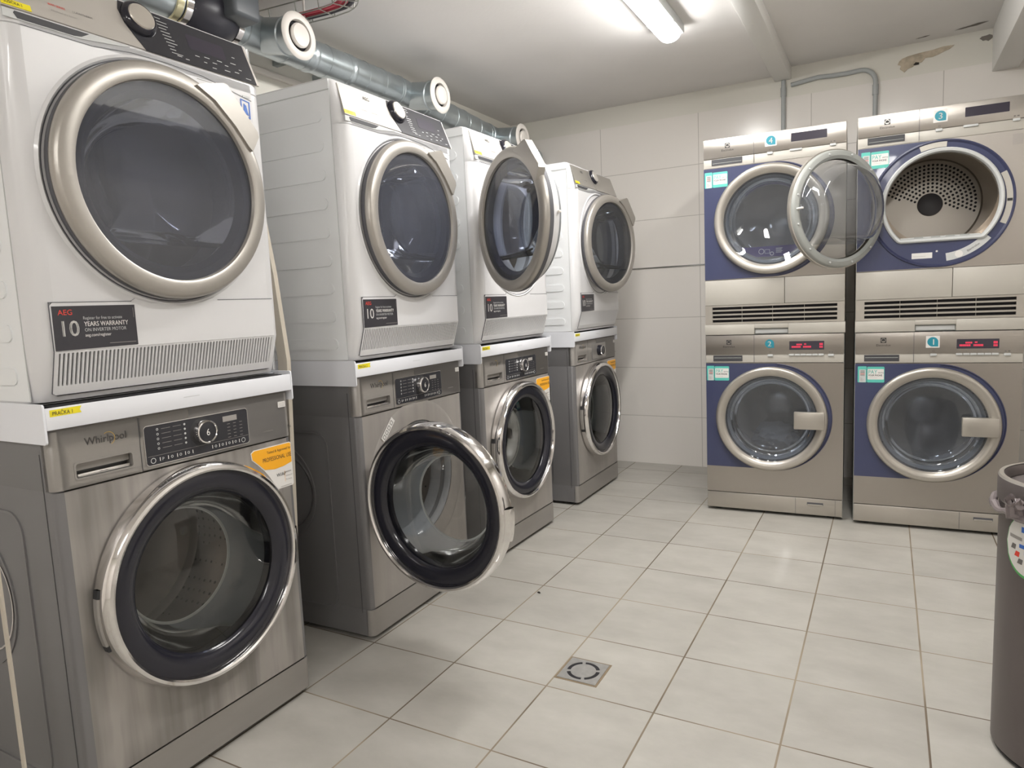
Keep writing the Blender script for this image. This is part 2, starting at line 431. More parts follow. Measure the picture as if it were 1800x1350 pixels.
# ------------------------------------------------------------------ the room
X0, X1, Y0, Y1, ZC, ZR = -0.80, 2.45, -5.2, 1.965, 2.205, 2.24
b = M(); b.box(X0 - .1, X1 + .1, Y0 - .1, Y1 + .1, -0.1, 0.0, 'floor_tiles'); struct(b.build('floor'))
b = M(); b.box(X0 - .1, 0.84, Y0 - .1, Y1 + .1, ZC, ZC + .12, 'ceiling_paint'); b.box(0.84, X1 + .1, Y0 - .1, Y1 + .1, ZR, ZR + .085, 'ceiling_paint'); ceiling = struct(b.build('ceiling'))
b = M(); b.box(X0 - .1, X0, Y0 - .1, Y1 + .1, 0, 2.3, 'wall_tiles_side'); struct(b.build('wall_left'))
b = M(); b.box(X1, X1 + .1, Y0 - .1, Y1 + .1, 0, 2.3, 'wall_tiles_side'); struct(b.build('wall_right'))
b = M(); b.box(X0, X1, Y0 - .1, Y0, 0, 2.3, 'wall_tiles_side'); struct(b.build('wall_front'))
b = M(); b.box(X0, X1, Y1, Y1 + .1, 0, 2.3, 'wall_tiles_back'); wall_back = struct(b.build('wall_back'))
b = M(); b.box(X0, X1, Y1 - .004, Y1, 1.2165, 1.2245, 'trim_steel'); struct(b.build('trim_1'))
b = M(); b.box(0.84, 0.925, Y0, Y1, 2.175, 2.26, 'beam_paint', 0.004); struct(b.build('trim_2'))
b = M(); b.box(1.82, 1.925, Y0, Y1, 2.04, 2.27, 'beam_paint', 0.004); struct(b.build('trim_3'))
# broken plaster on the painted strip of the back wall
def blob(cx, cz, rx, rz, n, jag, seed):
    rnd = random.Random(seed); return [(cx + rx * math.cos(2 * PI * i / n) * (1 + rnd.uniform(-jag, jag)), cz + rz * math.sin(2 * PI * i / n) * (1 + rnd.uniform(-jag, jag))) for i in range(n)]
b = M()
pts = [(1.432, 2.165), (1.425, 2.150), (1.44, 2.143), (1.435, 2.128), (1.455, 2.108), (1.47, 2.122), (1.492, 2.128), (1.51, 2.143), (1.53, 2.142), (1.545, 2.160), (1.575, 2.158), (1.60, 2.165), (1.625, 2.175), (1.648, 2.182), (1.665, 2.196), (1.62, 2.198), (1.57, 2.190), (1.52, 2.188), (1.47, 2.182), (1.445, 2.175)]
b.plate(pts, [], Y1 - .004, Y1, 'plaster_broken')
b.plate(blob(1.508, 2.139, .012, .007, 9, .3, 3), [], Y1 - .006, Y1 - .001, 'lint')
b.plate(blob(1.795, 2.20, .022, .012, 11, .4, 5), [], Y1 - .003, Y1, 'dark_stain')
struct(b.build('plaster_patch', wall_back))
b = M()
for (x0, y0, x1, y1, wd) in ((1.66, 1.885, 1.79, 1.84, .016), (1.50, 1.90, 1.56, 1.88, .008)):
    n = 9; rnd = random.Random(4); up_, dn = [], []
    for i in range(n + 1):
        t = i / n; cx = x0 + (x1 - x0) * t; cy = y0 + (y1 - y0) * t; h = wd * math.sin(PI * t) * rnd.uniform(.5, 1.2) + .001
        up_.append((cx, cy + h, ZR - .0015)); dn.append((cx, cy - h, ZR - .0015))
    vs = up_ + dn; b.add(vs, [(i, i + 1, n + 2 + i, n + 1 + i) for i in range(n)], 'dark_stain')
struct(b.build('ceiling_stain', ceiling))

# ------------------------------------------------------------------ ceiling lamps
def ceiling_lamp(x, y0, y1, label, glow='lamp_glow_fill'):
    t = thing('ceiling_lamp', label, 'lamp', (x, (y0 + y1) / 2, ZC if x < .84 else ZR), 0)
    h = (y1 - y0) / 2
    b = M(); b.box(-.058, .058, -h, h, -.042, 0, 'lamp_housing', .006); b.build('housing', t)
    b = M(); n = 10; seg = []
    for yy, sc in ((-h + .004, .55), (-h + .02, .97), (-h + .05, 1), (h - .05, 1), (h - .02, .97), (h - .004, .55)):
        seg.append([(.047 * sc * math.cos(PI * i / n), yy, -.041 - .034 * sc * math.sin(PI * i / n)) for i in range(n + 1)])
    vs = [p for r_ in seg for p in r_]; k = n + 1; fs = []
    for j in range(len(seg) - 1):
        for i in range(n): fs.append((j * k + i, j * k + i + 1, (j + 1) * k + i + 1, (j + 1) * k + i))
    fs += [tuple(range(k)), tuple(range((len(seg) - 1) * k, len(seg) * k))]
    b.add(vs, fs, glow); b.build('diffuser', t)
    for yy in (-h + .16, h - .16):
        for sx in (-1, 1):
            b = M(); b.box(sx * .052 - .005, sx * .052 + .005, yy - .012, yy + .012, -.045, -.018, 'lamp_housing', .002); b.build('clip', t)
    return t
ceiling_lamp(0.555, -0.25, 0.94, 'glowing white batten lamp on the ceiling above the floor between the machines', 'lamp_glow')
ceiling_lamp(0.75, -4.3, -3.1, 'unseen white batten lamp added as fill light behind the viewer, on the side of the dryer row')  # added out of view to flatten the lighting
ceiling_lamp(1.75, -3.9, -2.7, 'unseen white batten lamp added as fill light behind the viewer, away from the dryer row')  # second fill batten, also added out of view
ceiling_lamp(1.40, -0.80, 0.40, 'unseen white batten lamp added as fill light in the right ceiling bay')  # added out of view to brighten the right part of the ceiling

# ------------------------------------------------------------------ Whirlpool washers
def w_door(parent, hinge_u=.05, phi=0.0, glass='glass_bowl_clear'):
    """porthole door; origin at the hinge, centre at +c in u"""
    zc = .457; c = .2975 - hinge_u
    b = M(); C = (c, 0)
    b.lathe([(.236, .004), (.252, .0), (.2525, -.020), (.2500, -.034), (.2445, -.041), (.238, -.0425), (.2335, -.040), (.2310, -.034), (.2305, -.028)], 'chrome', C, 96)
    d = b.build('door', parent, loc=(hinge_u, -.004, zc), rz=-math.radians(phi))
    b = M(); b.lathe([(.2312, -.031), (.222, -.0345), (.205, -.0345), (.190, -.030), (.1805, -.020), (.175, .0), (.2, .012), (.236, .006)], 'black_gloss', C, 80); b.build('dark_trim', d)
    b = M(); b.lathe([(.1815, -.0205), (.15, -.027), (.1, -.034), (.04, -.038), (.0, -.0385)], 'glass_clear', C, 64); b.build('outer_glass', d)
    b = M(); b.lathe([(.177, -.004), (.170, .03), (.160, .058), (.146, .078), (.138, .084)], glass, C, 64); b.lathe([(.138, .084), (.135, .087), (.132, .087)], 'light_grey', C, 64); b.lathe([(.132, .087), (.1, .093), (.0, .095)], 'glass_porthole', C, 64); b.build('glass_bowl', d)
    b = M(); b.lathe([(.2515, -.001), (.2560, -.002), (.2560, -.016), (.2515, -.020)], 'black_matte', C, 4, PI - .20, PI - .13)
    b.lathe([(.2515, -.001), (.2560, -.002), (.2560, -.016), (.2515, -.020)], 'black_matte', C, 4, PI + .28, PI + .33)
    b.lathe([(.2520, -.001), (.2555, -.002), (.2555, -.014), (.2520, -.018)], 'graphite', C, 10, PI - .13, PI + .28); b.build('hinge_cover', d)
    b = M(); b.lathe([(.250, .0), (.262, -.004), (.266, -.014), (.262, -.028), (.250, -.036), (.240, -.030)], 'chrome', C, 10, -.26, .10); b.build('door_handle', d)
    return d
def drum_set(parent, zc, r_mouth, mat='drum_perforated', depth=.40, rd=.235, uc=.2975, y0=.0, hub=True):
    b = M(); C = (uc, zc)
    b.lathe([(r_mouth + .012, y0), (r_mouth + .004, y0 + .006), (r_mouth, y0 + .02), (r_mouth + .012, y0 + .045), (r_mouth + .002, y0 + .07), (r_mouth + .004, y0 + .085)], 'rubber_grey', C, 64)
    b.build('door_gasket', parent)
    b = M(); b.lathe([(r_mouth + .004, y0 + .085), (rd, y0 + .10), (rd, y0 + depth), (rd - .02, y0 + depth + .01)], mat, C, 64)
    b.lathe([(rd - .02, y0 + depth + .01), (.09, y0 + depth + .0), (.07, y0 + depth - .01), (0, y0 + depth - .012)], 'steel_drum', C, 64)
    for k in range(3):
        a = k * 2 * PI / 3 + .5
        X = Matrix.Translation((C[0], 0, C[1])) @ Matrix.Rotation(-a, 4, 'Y')
        b.X = X; b.box(rd - .055, rd - .002, y0 + .11, y0 + depth - .01, -.022, .022, 'steel_drum', .012); b.X = Matrix.Identity(4)
    b.build('drum', parent)
def whirlpool(n, loc, rz, label, phi=0.0, stained=False, simple=False):
    W, D, H = .595, .60, .838
    t = thing('washing_machine', label, 'washing machine', loc, rz, 'graphite washing machines under the white dryers')
    # side panels with pressed rounded-rectangle and circular ridges
    b = M()
    b.loft([(.015, .004, .016), (.100, .0, .018), (.1015, .003, .018), (.103, .0, .018), (.714, .0, .018), (.7155, .004, .018), (.717, .0, .018), (H - .006, .0, .018), (H, .006, .018)], W, D, 'graphite_side', skip=(0, 1, 2, 3, 4, 5, 6, 7, 8))
    for su, sg in ((0, -1), (W, 1)):
        Y = Matrix(((0, 1, 0, su), (1, 0, 0, 0), (0, 0, 1, 0), (0, 0, 0, 1)))     # plate (u,y,z) -> (y, u, z)
        b.X = Y
        e = sg * .0035
        o1 = rrect(.13, .56, .085, .665, .05); o2 = rrect(.136, .554, .091, .659, .046)
        b.plate(o1, [o2], e, 0, 'graphite_side')
        c1 = circ(.36, .46, .165, 40); c2 = circ(.36, .46, .159, 40)
        b.plate(c1, [c2], e, 0, 'graphite_side')
        c1 = circ(.33, .46, .125, 40); c2 = circ(.33, .46, .121, 40)
        b.plate(c1, [c2], e * 1.2, 0, 'chrome')
        b.box(.035, .037, sg * .0005 if sg > 0 else -.001, .001 if sg > 0 else -.0005, .09, .79, 'graphite_dark')
        b.X = Matrix.Identity(4)
    body = b.build('cabinet', t)
    # front panel with the porthole opening
    fm = 'washer_front_stained' if stained else 'washer_front'
    b = M(); r = .018
    b.plate([(r, .103), (W - r, .103), (W - r, .714), (r, .714)], [circ(.2975, .457, .2, 72)], 0, .02, fm)
    # shallow dished surround
    if phi > 5: b.lathe([(.200, -.0012), (.218, -.0030), (.255, -.0032), (.268, -.0008), (.270, .0)], fm, (.2975, .457), 72)
    for s_, e0 in ((0, 1), (1, -1)):
        pass
    b.build('front_panel', t)
    b = M(); b.loft([(.015, -.0012, .018), (.100, -.0012, .018)], W, .022, 'graphite', cap=False); b.build('plinth', t)
    b = M(); b.loft([(.718, -.002, .018), (H - .005, -.002, .018), (H - .001, .003, .018)], W, .028, 'graphite', cap=False, skip=(0,))
    b.plate([(.018, .718), (W - .018, .718), (W - .018, H - .005), (.018, H - .005)], [rrect(.041, .160, .733, .766, .006)], -.002, .004, 'graphite')
    b.box(.1768, .1782, -.0028, 0, .718, H - .004, 'graphite_dark')
    cp = b.build('control_panel', t)
    # detergent drawer with recessed grip
    b = M(); y = -.0032
    b.plate(rrect(.0395, .1615, .7315, .7675, .007), [rrect(.043, .158, .735, .764, .005)], y, .02, 'graphite')
    b.plate(rrect(.043, .158, .735, .764, .005), [], .0195, .02, 'graphite_dark'); b.box(.044, .157, .008, .019, .748, .763, 'graphite', .002)
    b.box(.047, .154, .001, .0115, .736, .743, 'chrome', .002)
    b.build('detergent_drawer', t)
    b = M(); b.text('Whirlpool', .064, .797, -.0030, .0215, 'ink_logo', sx=.95); b.text('Whirlpool', .0645, .7972, -.0030, .0215, 'ink_logo', sx=.95)
    b.lathe([(.0125, -.0034), (.0138, -.0034)], 'gold', (.112, .803), 20, -1.2, 2.2)
    b.build('brand_badge', t)
    if not simple:
        b = M(); b.plate(rrect(.186, .457, .725, .813, .008), [], -.0040, -.001, 'chrome')
        b.plate(rrect(.1875, .4555, .7265, .8115, .007), [], -.0046, -.002, 'black_panel')
        ds = b.build('display_panel', t)
        b = M(); y = -.005
        b.box(.190, .453, y - .0002, y, .7455, .7460, 'ink_soft')
        b.plate(rrect(.384, .424, .789, .802, .001), [], y, y, 'ink_soft')
        for k in range(5):
            b.plate(circ(.217, .802 - k * .0105, .0028, 8), [circ(.217, .802 - k * .0105, .0016, 8)], y, y, 'light_grey')
            b.plate(circ(.283, .802 - k * .0105, .0026, 8), [], y, y, 'light_grey')
            b.box(.226, .248, y - .0001, y, .8015 - k * .0105, .8022 - k * .0105, 'ink_soft'); b.box(.254, .274, y - .0001, y, .8015 - k * .0105, .8022 - k * .0105, 'ink_soft')
            for q in (.395, .412, .43): b.box(q, q + .008, y - .0001, y, .782 - k * .008, .7828 - k * .008, 'ink_soft')
        b.plate(circ(.2015, .736, .0062, 14), [circ(.2015, .736, .0048, 14)], y, y, 'light_grey'); b.text('P', .222, .7325, y, .010, 'light_grey')
        for q in (.2165, .236, .258, .278, .297, .349, .368, .387, .406, .425): b.box(q, q + .0016, y - .0002, y, .7325, .7405, 'print_white')
        for q in (.243, .264, .284, .356, .375, .394, .412): b.plate(circ(q + .003, .7365, .0032, 8), [circ(q + .003, .7365, .0019, 8)], y, y, 'light_grey')
        b.plate(circ(.438, .736, .006, 14), [circ(.438, .736, .0046, 14)], y, y, 'light_grey')
        b.build('panel_print', ds)
        b = M(); b.lathe([(.0275, -.003), (.0270, -.020), (.0262, -.0225), (.0235, -.0235), (.0225, -.022)], 'chrome', (.3285, .777), 40)
        b.lathe([(.0226, -.022), (.018, -.0228), (0, -.023)], 'black_panel', (.3285, .777), 40)
        b.lathe([(.033, -.0046), (.0275, -.0052)], 'black_matte', (.3285, .777), 40)
        b.text('6', .3235, .769, -.0236, .022, 'print_white', sx=.9); b.build('program_knob', t)
    else:
        b = M(); b.plate(rrect(.235, .43, .728, .812, .008), [], -.0042, -.001, 'graphite_side')
        b.plate(rrect(.237, .428, .730, .810, .007), [], -.0048, -.002, 'graphite'); b.build('display_panel', t)
        b = M(); b.lathe([(.028, -.003), (.027, -.028), (.024, -.030), (.0, -.030)], 'black_gloss', (.325, .772), 32)
        b.lathe([(.0275, -.027), (.0265, -.031), (.0235, -.031)], 'chrome', (.325, .772), 32); b.build('program_knob', t)
    b = M(); b.plate(rrect(.556, .580, .797, .812, .0015), [], -.0032, -.002, 'sticker_white')
    for q in range(3): b.box(.559, .577, -.0036, -.0033, .800 + q * .004, .8008 + q * .004, 'ink_soft')
    b.build('rating_label', t)
    b = M(); b.text('COMMERCIAL', .500, .741, -.0026, .0055, 'ink_soft'); b.build('model_print', t); b = M(); b.text('9kg', .582, .742, -.0026, .0085, 'ink'); b.build('capacity_print', t)
    if phi < 5:
        # two-tone sticker beside the porthole, cut by the door's curve
        b = M(); y = -.0008
        u0, u1, zt, zb = .459, .590, .7015, .585
        arc = [(.2975 + .272 * math.cos(a), .457 + .272 * math.sin(a)) for a in [math.radians(q) for q in (32, 36, 40, 44, 48, 51)]]
        poly = [(u1 - .004, zb), (u1, zb + .004), (u1, zt - .004), (u1 - .004, zt), (u0 + .012, zt - .003), (u0 + .001, zt - .012), (u0 + .004, zt - .026)] + arc[::-1]
        poly = [(u1 - .004, zb)] + [(u1, zb + .004), (u1, zt - .004), (u1 - .004, zt), (u0 + .010, zt), (u0, zt - .006), (u0 + .002, zt - .024), (.478, .662), (.497, .643), (.513, .622), (.527, .598), (.534, zb)]
        b.plate(poly, [], y, 0, 'sticker_white')
        y2 = y - .0006
        b.plate([(u1 - .002, .648), (u1 - .002, zt - .005), (u1 - .005, zt - .002), (u0 + .011, zt - .002), (u0 + .002, zt - .007), (u0 + .004, zt - .023), (.479, .664), (.499, .645), (.53, .640), (.56, .642)], [], y2, y, 'sticker_orange')
        y3 = y2 - .0003
        b.text('Tested & Approved for', .588, .684, y3, .0098, 'ink', 'r', sx=.86); b.text('PROFESSIONAL USE', .588, .664, y3, .0155, 'ink', 'r', sx=.70)
        b.text('W/AP', .534, .618, y3, .0125, 'ink'); b.box(.561, .5615, y3 - .0002, y3, .600, .630, 'sticker_orange')
        b.text('Advanced', .563, .613, y3, .0058, 'ink_soft'); b.text('Products', .563, .603, y3, .0058, 'ink_soft'); b.box(.563, .583, y3 - .0002, y3, .624, .6262, 'ink_soft')
        b.box(.545, .582, y3 - .0002, y3, .589, .590, 'ink_soft'); b.build('approval_sticker', t)
    else:
        b = M(); a = math.radians(46)
        b.X = Matrix.Translation((.135, -.0042, .655)) @ Matrix.Rotation(-a, 4, 'Y')
        b.plate(rrect(-.042, .042, -.011, .011, .001), [], -.0006, 0, 'sticker_white')
        for q in (-.036, -.018, .0, .02): b.plate(rrect(q, q + .013, -.007, .007, .001), [rrect(q + .002, q + .011, -.005, .005, .001)], -.0009, -.0006, 'ink_grey')
        b.X = Matrix.Identity(4); b.build('warning_sticker', t)
    drum_set(t, .457, .186, depth=.34, rd=.24)
    w_door(t, .05, phi)
    for u_ in (.04, W - .04):
        for y_ in (.05, D - .05):
            b = M(); b.tube([(u_, y_, 0), (u_, y_, .004), (u_, y_, .005), (u_, y_, .018)], [.02, .02, .012, .012], 'black_matte', 14); b.build('foot', t)
    return t
def frame_tray(loc, rz, label, word, H=.838):
    """white sheet-metal stacking frame on top of the washer"""
    t = thing('stacking_kit', label, 'stacking frame', (loc[0], loc[1], H), rz, 'white stacking frames between washers and dryers')
    W = .600; u0 = -.004
    b = M()
    b.box(u0, W, -.006, .60, .0005, .006, 'white_frame')
    b.box(u0, W, -.010, -.004, .0005, .043, 'white_frame', .002)
    for x0, x1 in ((u0 - .004, u0), (W, W + .004)):
        Yp = Matrix(((0, 1, 0, 0), (1, 0, 0, 0), (0, 0, 1, 0), (0, 0, 0, 1))); b.X = Yp
        b.plate(rrect(-.010, .59, -.026, .051, .006), [], x0, x1, 'white_frame', back=True); b.X = Matrix.Identity(4)
    b.box(u0, W, .05, .58, .0445, .046, 'white_frame'); b.box(u0 + .02, W - .02, .0, .58, .006, .044, 'dark_gap')
    b.build('tray', t)
    b = M(); b.plate([(.004, .026), (.062, .027), (.059, .0335), (.063, .040), (.004, .039)], [], -.0106, -.0100, 'yellow_label')
    b.text(word, .008, .0285, -.0112, .0105, 'ink', sx=.80); b.build('name_label', t)
    b = M(); b.box(.285, .325, -.0104, -.0101, .024, .0250, 'light_grey'); b.build('brand_print', t)
    return t
# ------------------------------------------------------------------ AEG dryers
def a_door(parent, hinge_u, phi, ctr_z, off=.0):
    c = .2975 - hinge_u; C = (c, 0)
    b = M()
    b.lathe([(.225, .002), (.2455, .0), (.2475, -.012), (.2465, -.022), (.2425, -.0295), (.2375, -.0325), (.225, -.0345), (.2125, -.0345), (.2085, -.0325), (.2065, -.024)], 'aeg_ring', C, 96)
    b.lathe([(.2472, .001), (.2485, -.006), (.2480, -.0135)], 'interior_dark', C, 96)
    d = b.build('door', parent, loc=(hinge_u, -.006 - off, ctr_z), rz=-math.radians(phi))
    b = M(); b.lathe([(.208, -.0245), (.19, -.0248), (.0, -.0256)], 'glass_dark' if phi < 5 else 'glass_navy', C, 72); b.build('outer_glass', d)
    b = M(); b.lathe([(.2065, -.018), (.19, -.016), (.176, -.002)], 'navy_matte', C, 72, flat=None); b.build('dark_trim', d)
    b = M(); b.lathe([(.176, -.002), (.170, .02), (.158, .055), (.14, .085), (.12, .098), (.0, .102)], 'glass_bowl_blue', C, 64, flat=-.74)
    b.build('glass_bowl', d)
    b = M(); b.lathe([(.232, .0), (.228, .028), (.218, .040), (.188, .036), (.176, .0)], 'white_enamel', C, 72)
    b.lathe([(.215, .0385), (.213, .050), (.207, .054), (.201, .050), (.200, .037)], 'rubber_grey', C, 72)
    b.box(c + .205, c + .240, .026, .034, -.004, .004, 'valve_white', .002); b.build('inner_frame', d)
    b = M(); pts = [(.070, .219), (.080, .2245), (.142, .2405), (.152, .238), (.229, .147), (.231, .136), (.210, .100), (.200, .108), (.165, .150), (.115, .196)]
    b.plate([(c + p, q) for p, q in pts], [], -.0405, -.014, 'aeg_ring', back=True); b.build('door_handle', d)
    return d
def aeg(n, loc, rz, label, z0, phi=0.0, word='SUŠIČKA 1', whole_grey=False):
    W, D = .595, .60
    H = .822; zs = lambda z: z - .888     # measured heights -> local heights
    t = thing('tumble_dryer', label, 'tumble dryer', (loc[0], loc[1], z0), rz, 'white tumble dryers stacked on the graphite washers')
    b = M(); R_ = .04
    lv = [(0.0, .032, R_), (.010, .026, R_), (zs(.985), .0, R_), (zs(1.5780), .0, R_), (zs(1.5795), .003, R_), (zs(1.581), .0, R_), (zs(1.600), .0, R_), (zs(1.700), .034, .02), (zs(1.708), .040, .018), (zs(1.710), .046, .016)]
    b.loft(lv, W, D, 'white_enamel', skip=(1, 2, 3, 4))
    b.box(-.0008, .002, .043, D - .002, .004, zs(1.706), 'white_side'); b.box(W - .002, W + .0008, .043, D - .002, .004, zs(1.706), 'white_side')
    for su, sg in ((0, -1), (W, 1)):
        b.X = Matrix(((0, 1, 0, su), (1, 0, 0, 0), (0, 0, 1, 0), (0, 0, 0, 1)))
        for k in range(9):
            zz = zs(.940) + k * .0835
            if zz > zs(1.64): continue
            e = sg * .0036
            b.plate(rrect(.075, .50, zz - .0165, zz + .0165, .015), [], e, sg * .0008, 'white_side')
        b.box(.040, .0415, min(0, sg * .0012), max(0, sg * .0012), .004, zs(1.70), 'light_grey')
        b.box(.040, D - .01, min(0, sg * .003), max(0, sg * .003), zs(1.6755), zs(1.678), 'light_grey')
        b.X = Matrix.Identity(4)
    b.build('cabinet', t)
    b = M()
    b.plate([(R_, zs(.985)), (W - R_, zs(.985)), (W - R_, zs(1.5780)), (R_, zs(1.5780))], [circ(.2975, zs(1.328), .195, 72)], 0, .03, 'white_enamel')
    b.plate([(R_, zs(1.5780)), (W - R_, zs(1.5780)), (W - R_, zs(1.600)), (R_, zs(1.600))], [], 0, .002, 'white_enamel')
    b.lathe([(.262, -.0002), (.256, -.004), (.251, .0), (.2485, .004), (.2465, .010)], 'white_enamel', (.2975, zs(1.328)), 80)
    b.lathe([(.2495, -.0006), (.2535, -.0012)], 'interior_dark', (.2975, zs(1.328)), 80)
    # curved seam under the fascia
    seam = [(.04, zs(1.5795)), (.17, zs(1.5795)), (.205, zs(1.584)), (.25, zs(1.590)), (.33, zs(1.5915)), (.42, zs(1.587)), (.49, zs(1.574)), (.555, zs(1.562))]
    for a, c_ in zip(seam[:-1], seam[1:]):
        b.add([(a[0], -.0007, a[1] - .0008), (c_[0], -.0007, c_[1] - .0008), (c_[0], -.0007, c_[1] + .0008), (a[0], -.0007, a[1] + .0008)], [(0, 1, 2, 3)], 'interior_dark')
    b.build('front_panel', t)
    # flap in the plinth
    b = M(); yy = -.002
    z_t, z_b = zs(1.078), zs(.985)
    out_ = [(.030, z_b), (.565, z_b), (.565, z_t), (.392, z_t), (.380, z_t + .012)] + [(.2975 + .262 * math.sin(a), zs(1.328) - .262 * math.cos(a)) for a in (.22, .1, 0, -.1, -.22)][::1] + [(.215, z_t + .012), (.203, z_t), (.036, z_t), (.030, z_t - .006)]
    out_ = [(.030, z_b), (.565, z_b), (.565, z_t), (.405, z_t), (.394, z_t + .006), (.36, z_t - .004), (.2975, z_t - .010), (.235, z_t - .004), (.201, z_t + .006), (.190, z_t), (.036, z_t), (.030, z_t - .006)]
    b.plate(out_, [], yy, 0, 'white_enamel', edge='interior_dark')
    e = .0009
    ring = lambda k: [(.030 - k, z_b), (.565 + k, z_b), (.565 + k, z_t + k), (.405, z_t + k)]
    b.box(.030 - e, .192, -.0026, -.0004, z_t - .0004, z_t + e, 'interior_dark'); b.box(.403, .566, -.0026, -.0004, z_t - .0004, z_t + e, 'interior_dark')
    b.box(.0292, .0302, -.0026, -.0004, z_b, z_t, 'interior_dark')
    # lower slanted part with slots
    a = math.atan2(.026, zs(.985) - .010); b.X = Matrix.Translation((0, 0, zs(.985))) @ Matrix.Rotation(a, 4, 'X')
    Lh = (zs(.985) - .010) / math.cos(a)
    nslot = 64; u0, u1 = .036, .560; pitch = (u1 - u0) / nslot; sl = []
    for i in range(nslot):
        x = u0 + (i + .5) * pitch; sl.append(rrect(x - pitch * .25, x + pitch * .25, -Lh + .021, -.0035, pitch * .2, 2))
    b.plate([(.030, -Lh + .008), (.036, -Lh + .003), (.559, -Lh + .003), (.565, -Lh + .008), (.565, 0), (.030, 0)], sl, yy, .004, 'white_enamel')
    b.plate([(.033, -Lh + .012), (.563, -Lh + .012), (.563, -.001), (.033, -.001)], [], .0035, .004, 'dark_gap')
    b.box(.0292, .0302, -.0026, -.0004, -Lh + .006, 0, 'interior_dark'); b.box(.036, .559, -.0026, -.0004, -Lh + .0022, -Lh + .0032, 'interior_dark')
    b.X = Matrix.Identity(4); b.build('vent_flap', t)
    # warranty sticker
    b = M(); y = -.003; zt, zb = zs(1.071), zs(.987)
    b.plate([(.0325, zb - .001), (.197, zb + .001), (.197, zt), (.0335, zt)], [], y, -.002, 'sticker_black'); y -= .0004
    b.text('AEG', .043, zt - .017, y, .0145, 'print_red', sx=1.0); b.text('10', .040, zt - .058, y, .043, 'print_white', sx=.95); b.text('10', .0406, zt - .058, y, .043, 'print_white', sx=.95)
    b.text('Register for free to activate', .089, zt - .027, y, .0088, 'light_grey', sx=.80); b.text('YEARS WARRANTY', .090, zt - .040, y, .0130, 'print_white', sx=.79)
    b.text('YEARS WARRANTY', .0904, zt - .0402, y, .0130, 'print_white', sx=.79)
    b.text('ON INVERTER MOTOR', .090, zt - .0505, y, .0095, 'light_grey', sx=.87); b.text('aeg.com/register', .090, zt - .0605, y, .0088, 'print_white', sx=.88)
    b.box(.137, .193, y - .0001, y, zt - .0765, zt - .0755, 'ink_soft'); b.box(.1925, .1932, y - .0001, y, zt - .026, zt - .006, 'ink_soft')
    b.build('warranty_sticker', t)
    # fascia, tilted back
    a = math.atan2(.034, .100); FX = Matrix.Translation((0, -.0005, zs(1.600))) @ Matrix.Rotation(-a, 4, 'X')
    fs = .1056
    def F(): q = M(); q.X = FX; return q
    b = F(); fm = 'aeg_fascia_dark' if whole_grey else 'aeg_fascia'
    b.plate([(.012, .004), (.20, .004), (.236, .0045), (.583, .004), (.573, fs - .002), (.022, fs - .002)], [], -.003, .002, fm); b.build('control_fascia', t)
    b = F(); b.plate([(.285, .003), (.575, .004), (.566, fs), (.252, fs), (.246, .085), (.252, .055), (.268, .028)], [], -.0042, -.002, 'black_panel' if not whole_grey else 'aeg_fascia_dark')
    dp = b.build('display_panel', t)
    if not whole_grey:
        b = F(); y = -.0046
        b.plate(rrect(.40, .50, .045, .082, .006), [], y, y, 'lcd_dark')
        rnd = random.Random(n)
        for k in range(11):
            zz = .096 - k * .0078; b.box(.328 + k * .002, .328 + k * .002 + rnd.uniform(.014, .03), y - .0002, y, zz, zz + .0014, 'light_grey')
        for (u_, z_) in ((.41, .03), (.435, .034), (.43, .02), (.455, .026), (.47, .036), (.49, .03), (.485, .016), (.51, .042), (.52, .06), (.53, .03), (.515, .02), (.545, .012), (.45, .012), (.38, .012), (.36, .014)):
            b.box(u_, u_ + rnd.uniform(.008, .016), y - .0002, y, z_, z_ + .0016, 'light_grey')
        b.build('panel_print', dp)
    b = F(); kc = (.288, .074)
    b.lathe([(.0385, -.0035), (.0380, -.009), (.035, -.015), (.031, -.0175), (.028, -.017)], 'black_gloss', kc, 44)
    b.lathe([(.0285, -.017), (.027, -.0195), (.0, -.020)], 'aeg_knob' if not whole_grey else 'aeg_fascia', kc, 44)
    b.X = FX
    b.build('program_knob', t)
    b = F(); b.text('AEG', .125, .076, -.0035, .0165, 'ink', 'l'); b.text('AEG', .1254, .0763, -.0035, .0165, 'ink', 'l')
    b.text('8000 SERIES', .098, .036, -.0034, .0062, 'print_red' if n == 1 else 'ink_soft'); b.text('| LAVATHERM', .143, .036, -.0034, .0062, 'ink_grey')
    b.text('AbsoluteCare System', .100, .024, -.0034, .0055, 'ink_soft'); b.build('brand_print', t)
    # filter/water drawer recess band
    b = M(); zz0, zz1 = zs(1.5835), zs(1.6015)
    b.plate([(.012, zz0 + .003), (.15, zz0 + .003), (.235, zz1 - .004), (.25, zz1), (.012, zz1)], [], -.0012, .0, 'light_grey')
    b.plate([(.032, zz1 - .0015), (.030, zz1 - .005), (.036, zz0 + .005), (.135, zz0 + .005), (.150, zz0 + .0075), (.165, zz1 - .0015)], [], -.002, -.001, 'drawer_grey')
    b.build('water_drawer_grip', t)
    b = F(); b.plate([(.012, .0065), (.062, .0065), (.062, .0185), (.012, .0185)], [], -.0042, -.003, 'yellow_label'); b.text(word, .016, .0095, -.0048, .0085, 'ink', sx=.8); b.build('name_label', t)
    b = M(); y = -.0006
    b.box(.405, .445, y, 0, zs(1.578), zs(1.5788), 'ink_soft'); b.box(.53, .55, -.0012, 0, zs(1.5665), zs(1.5715), 'light_grey')
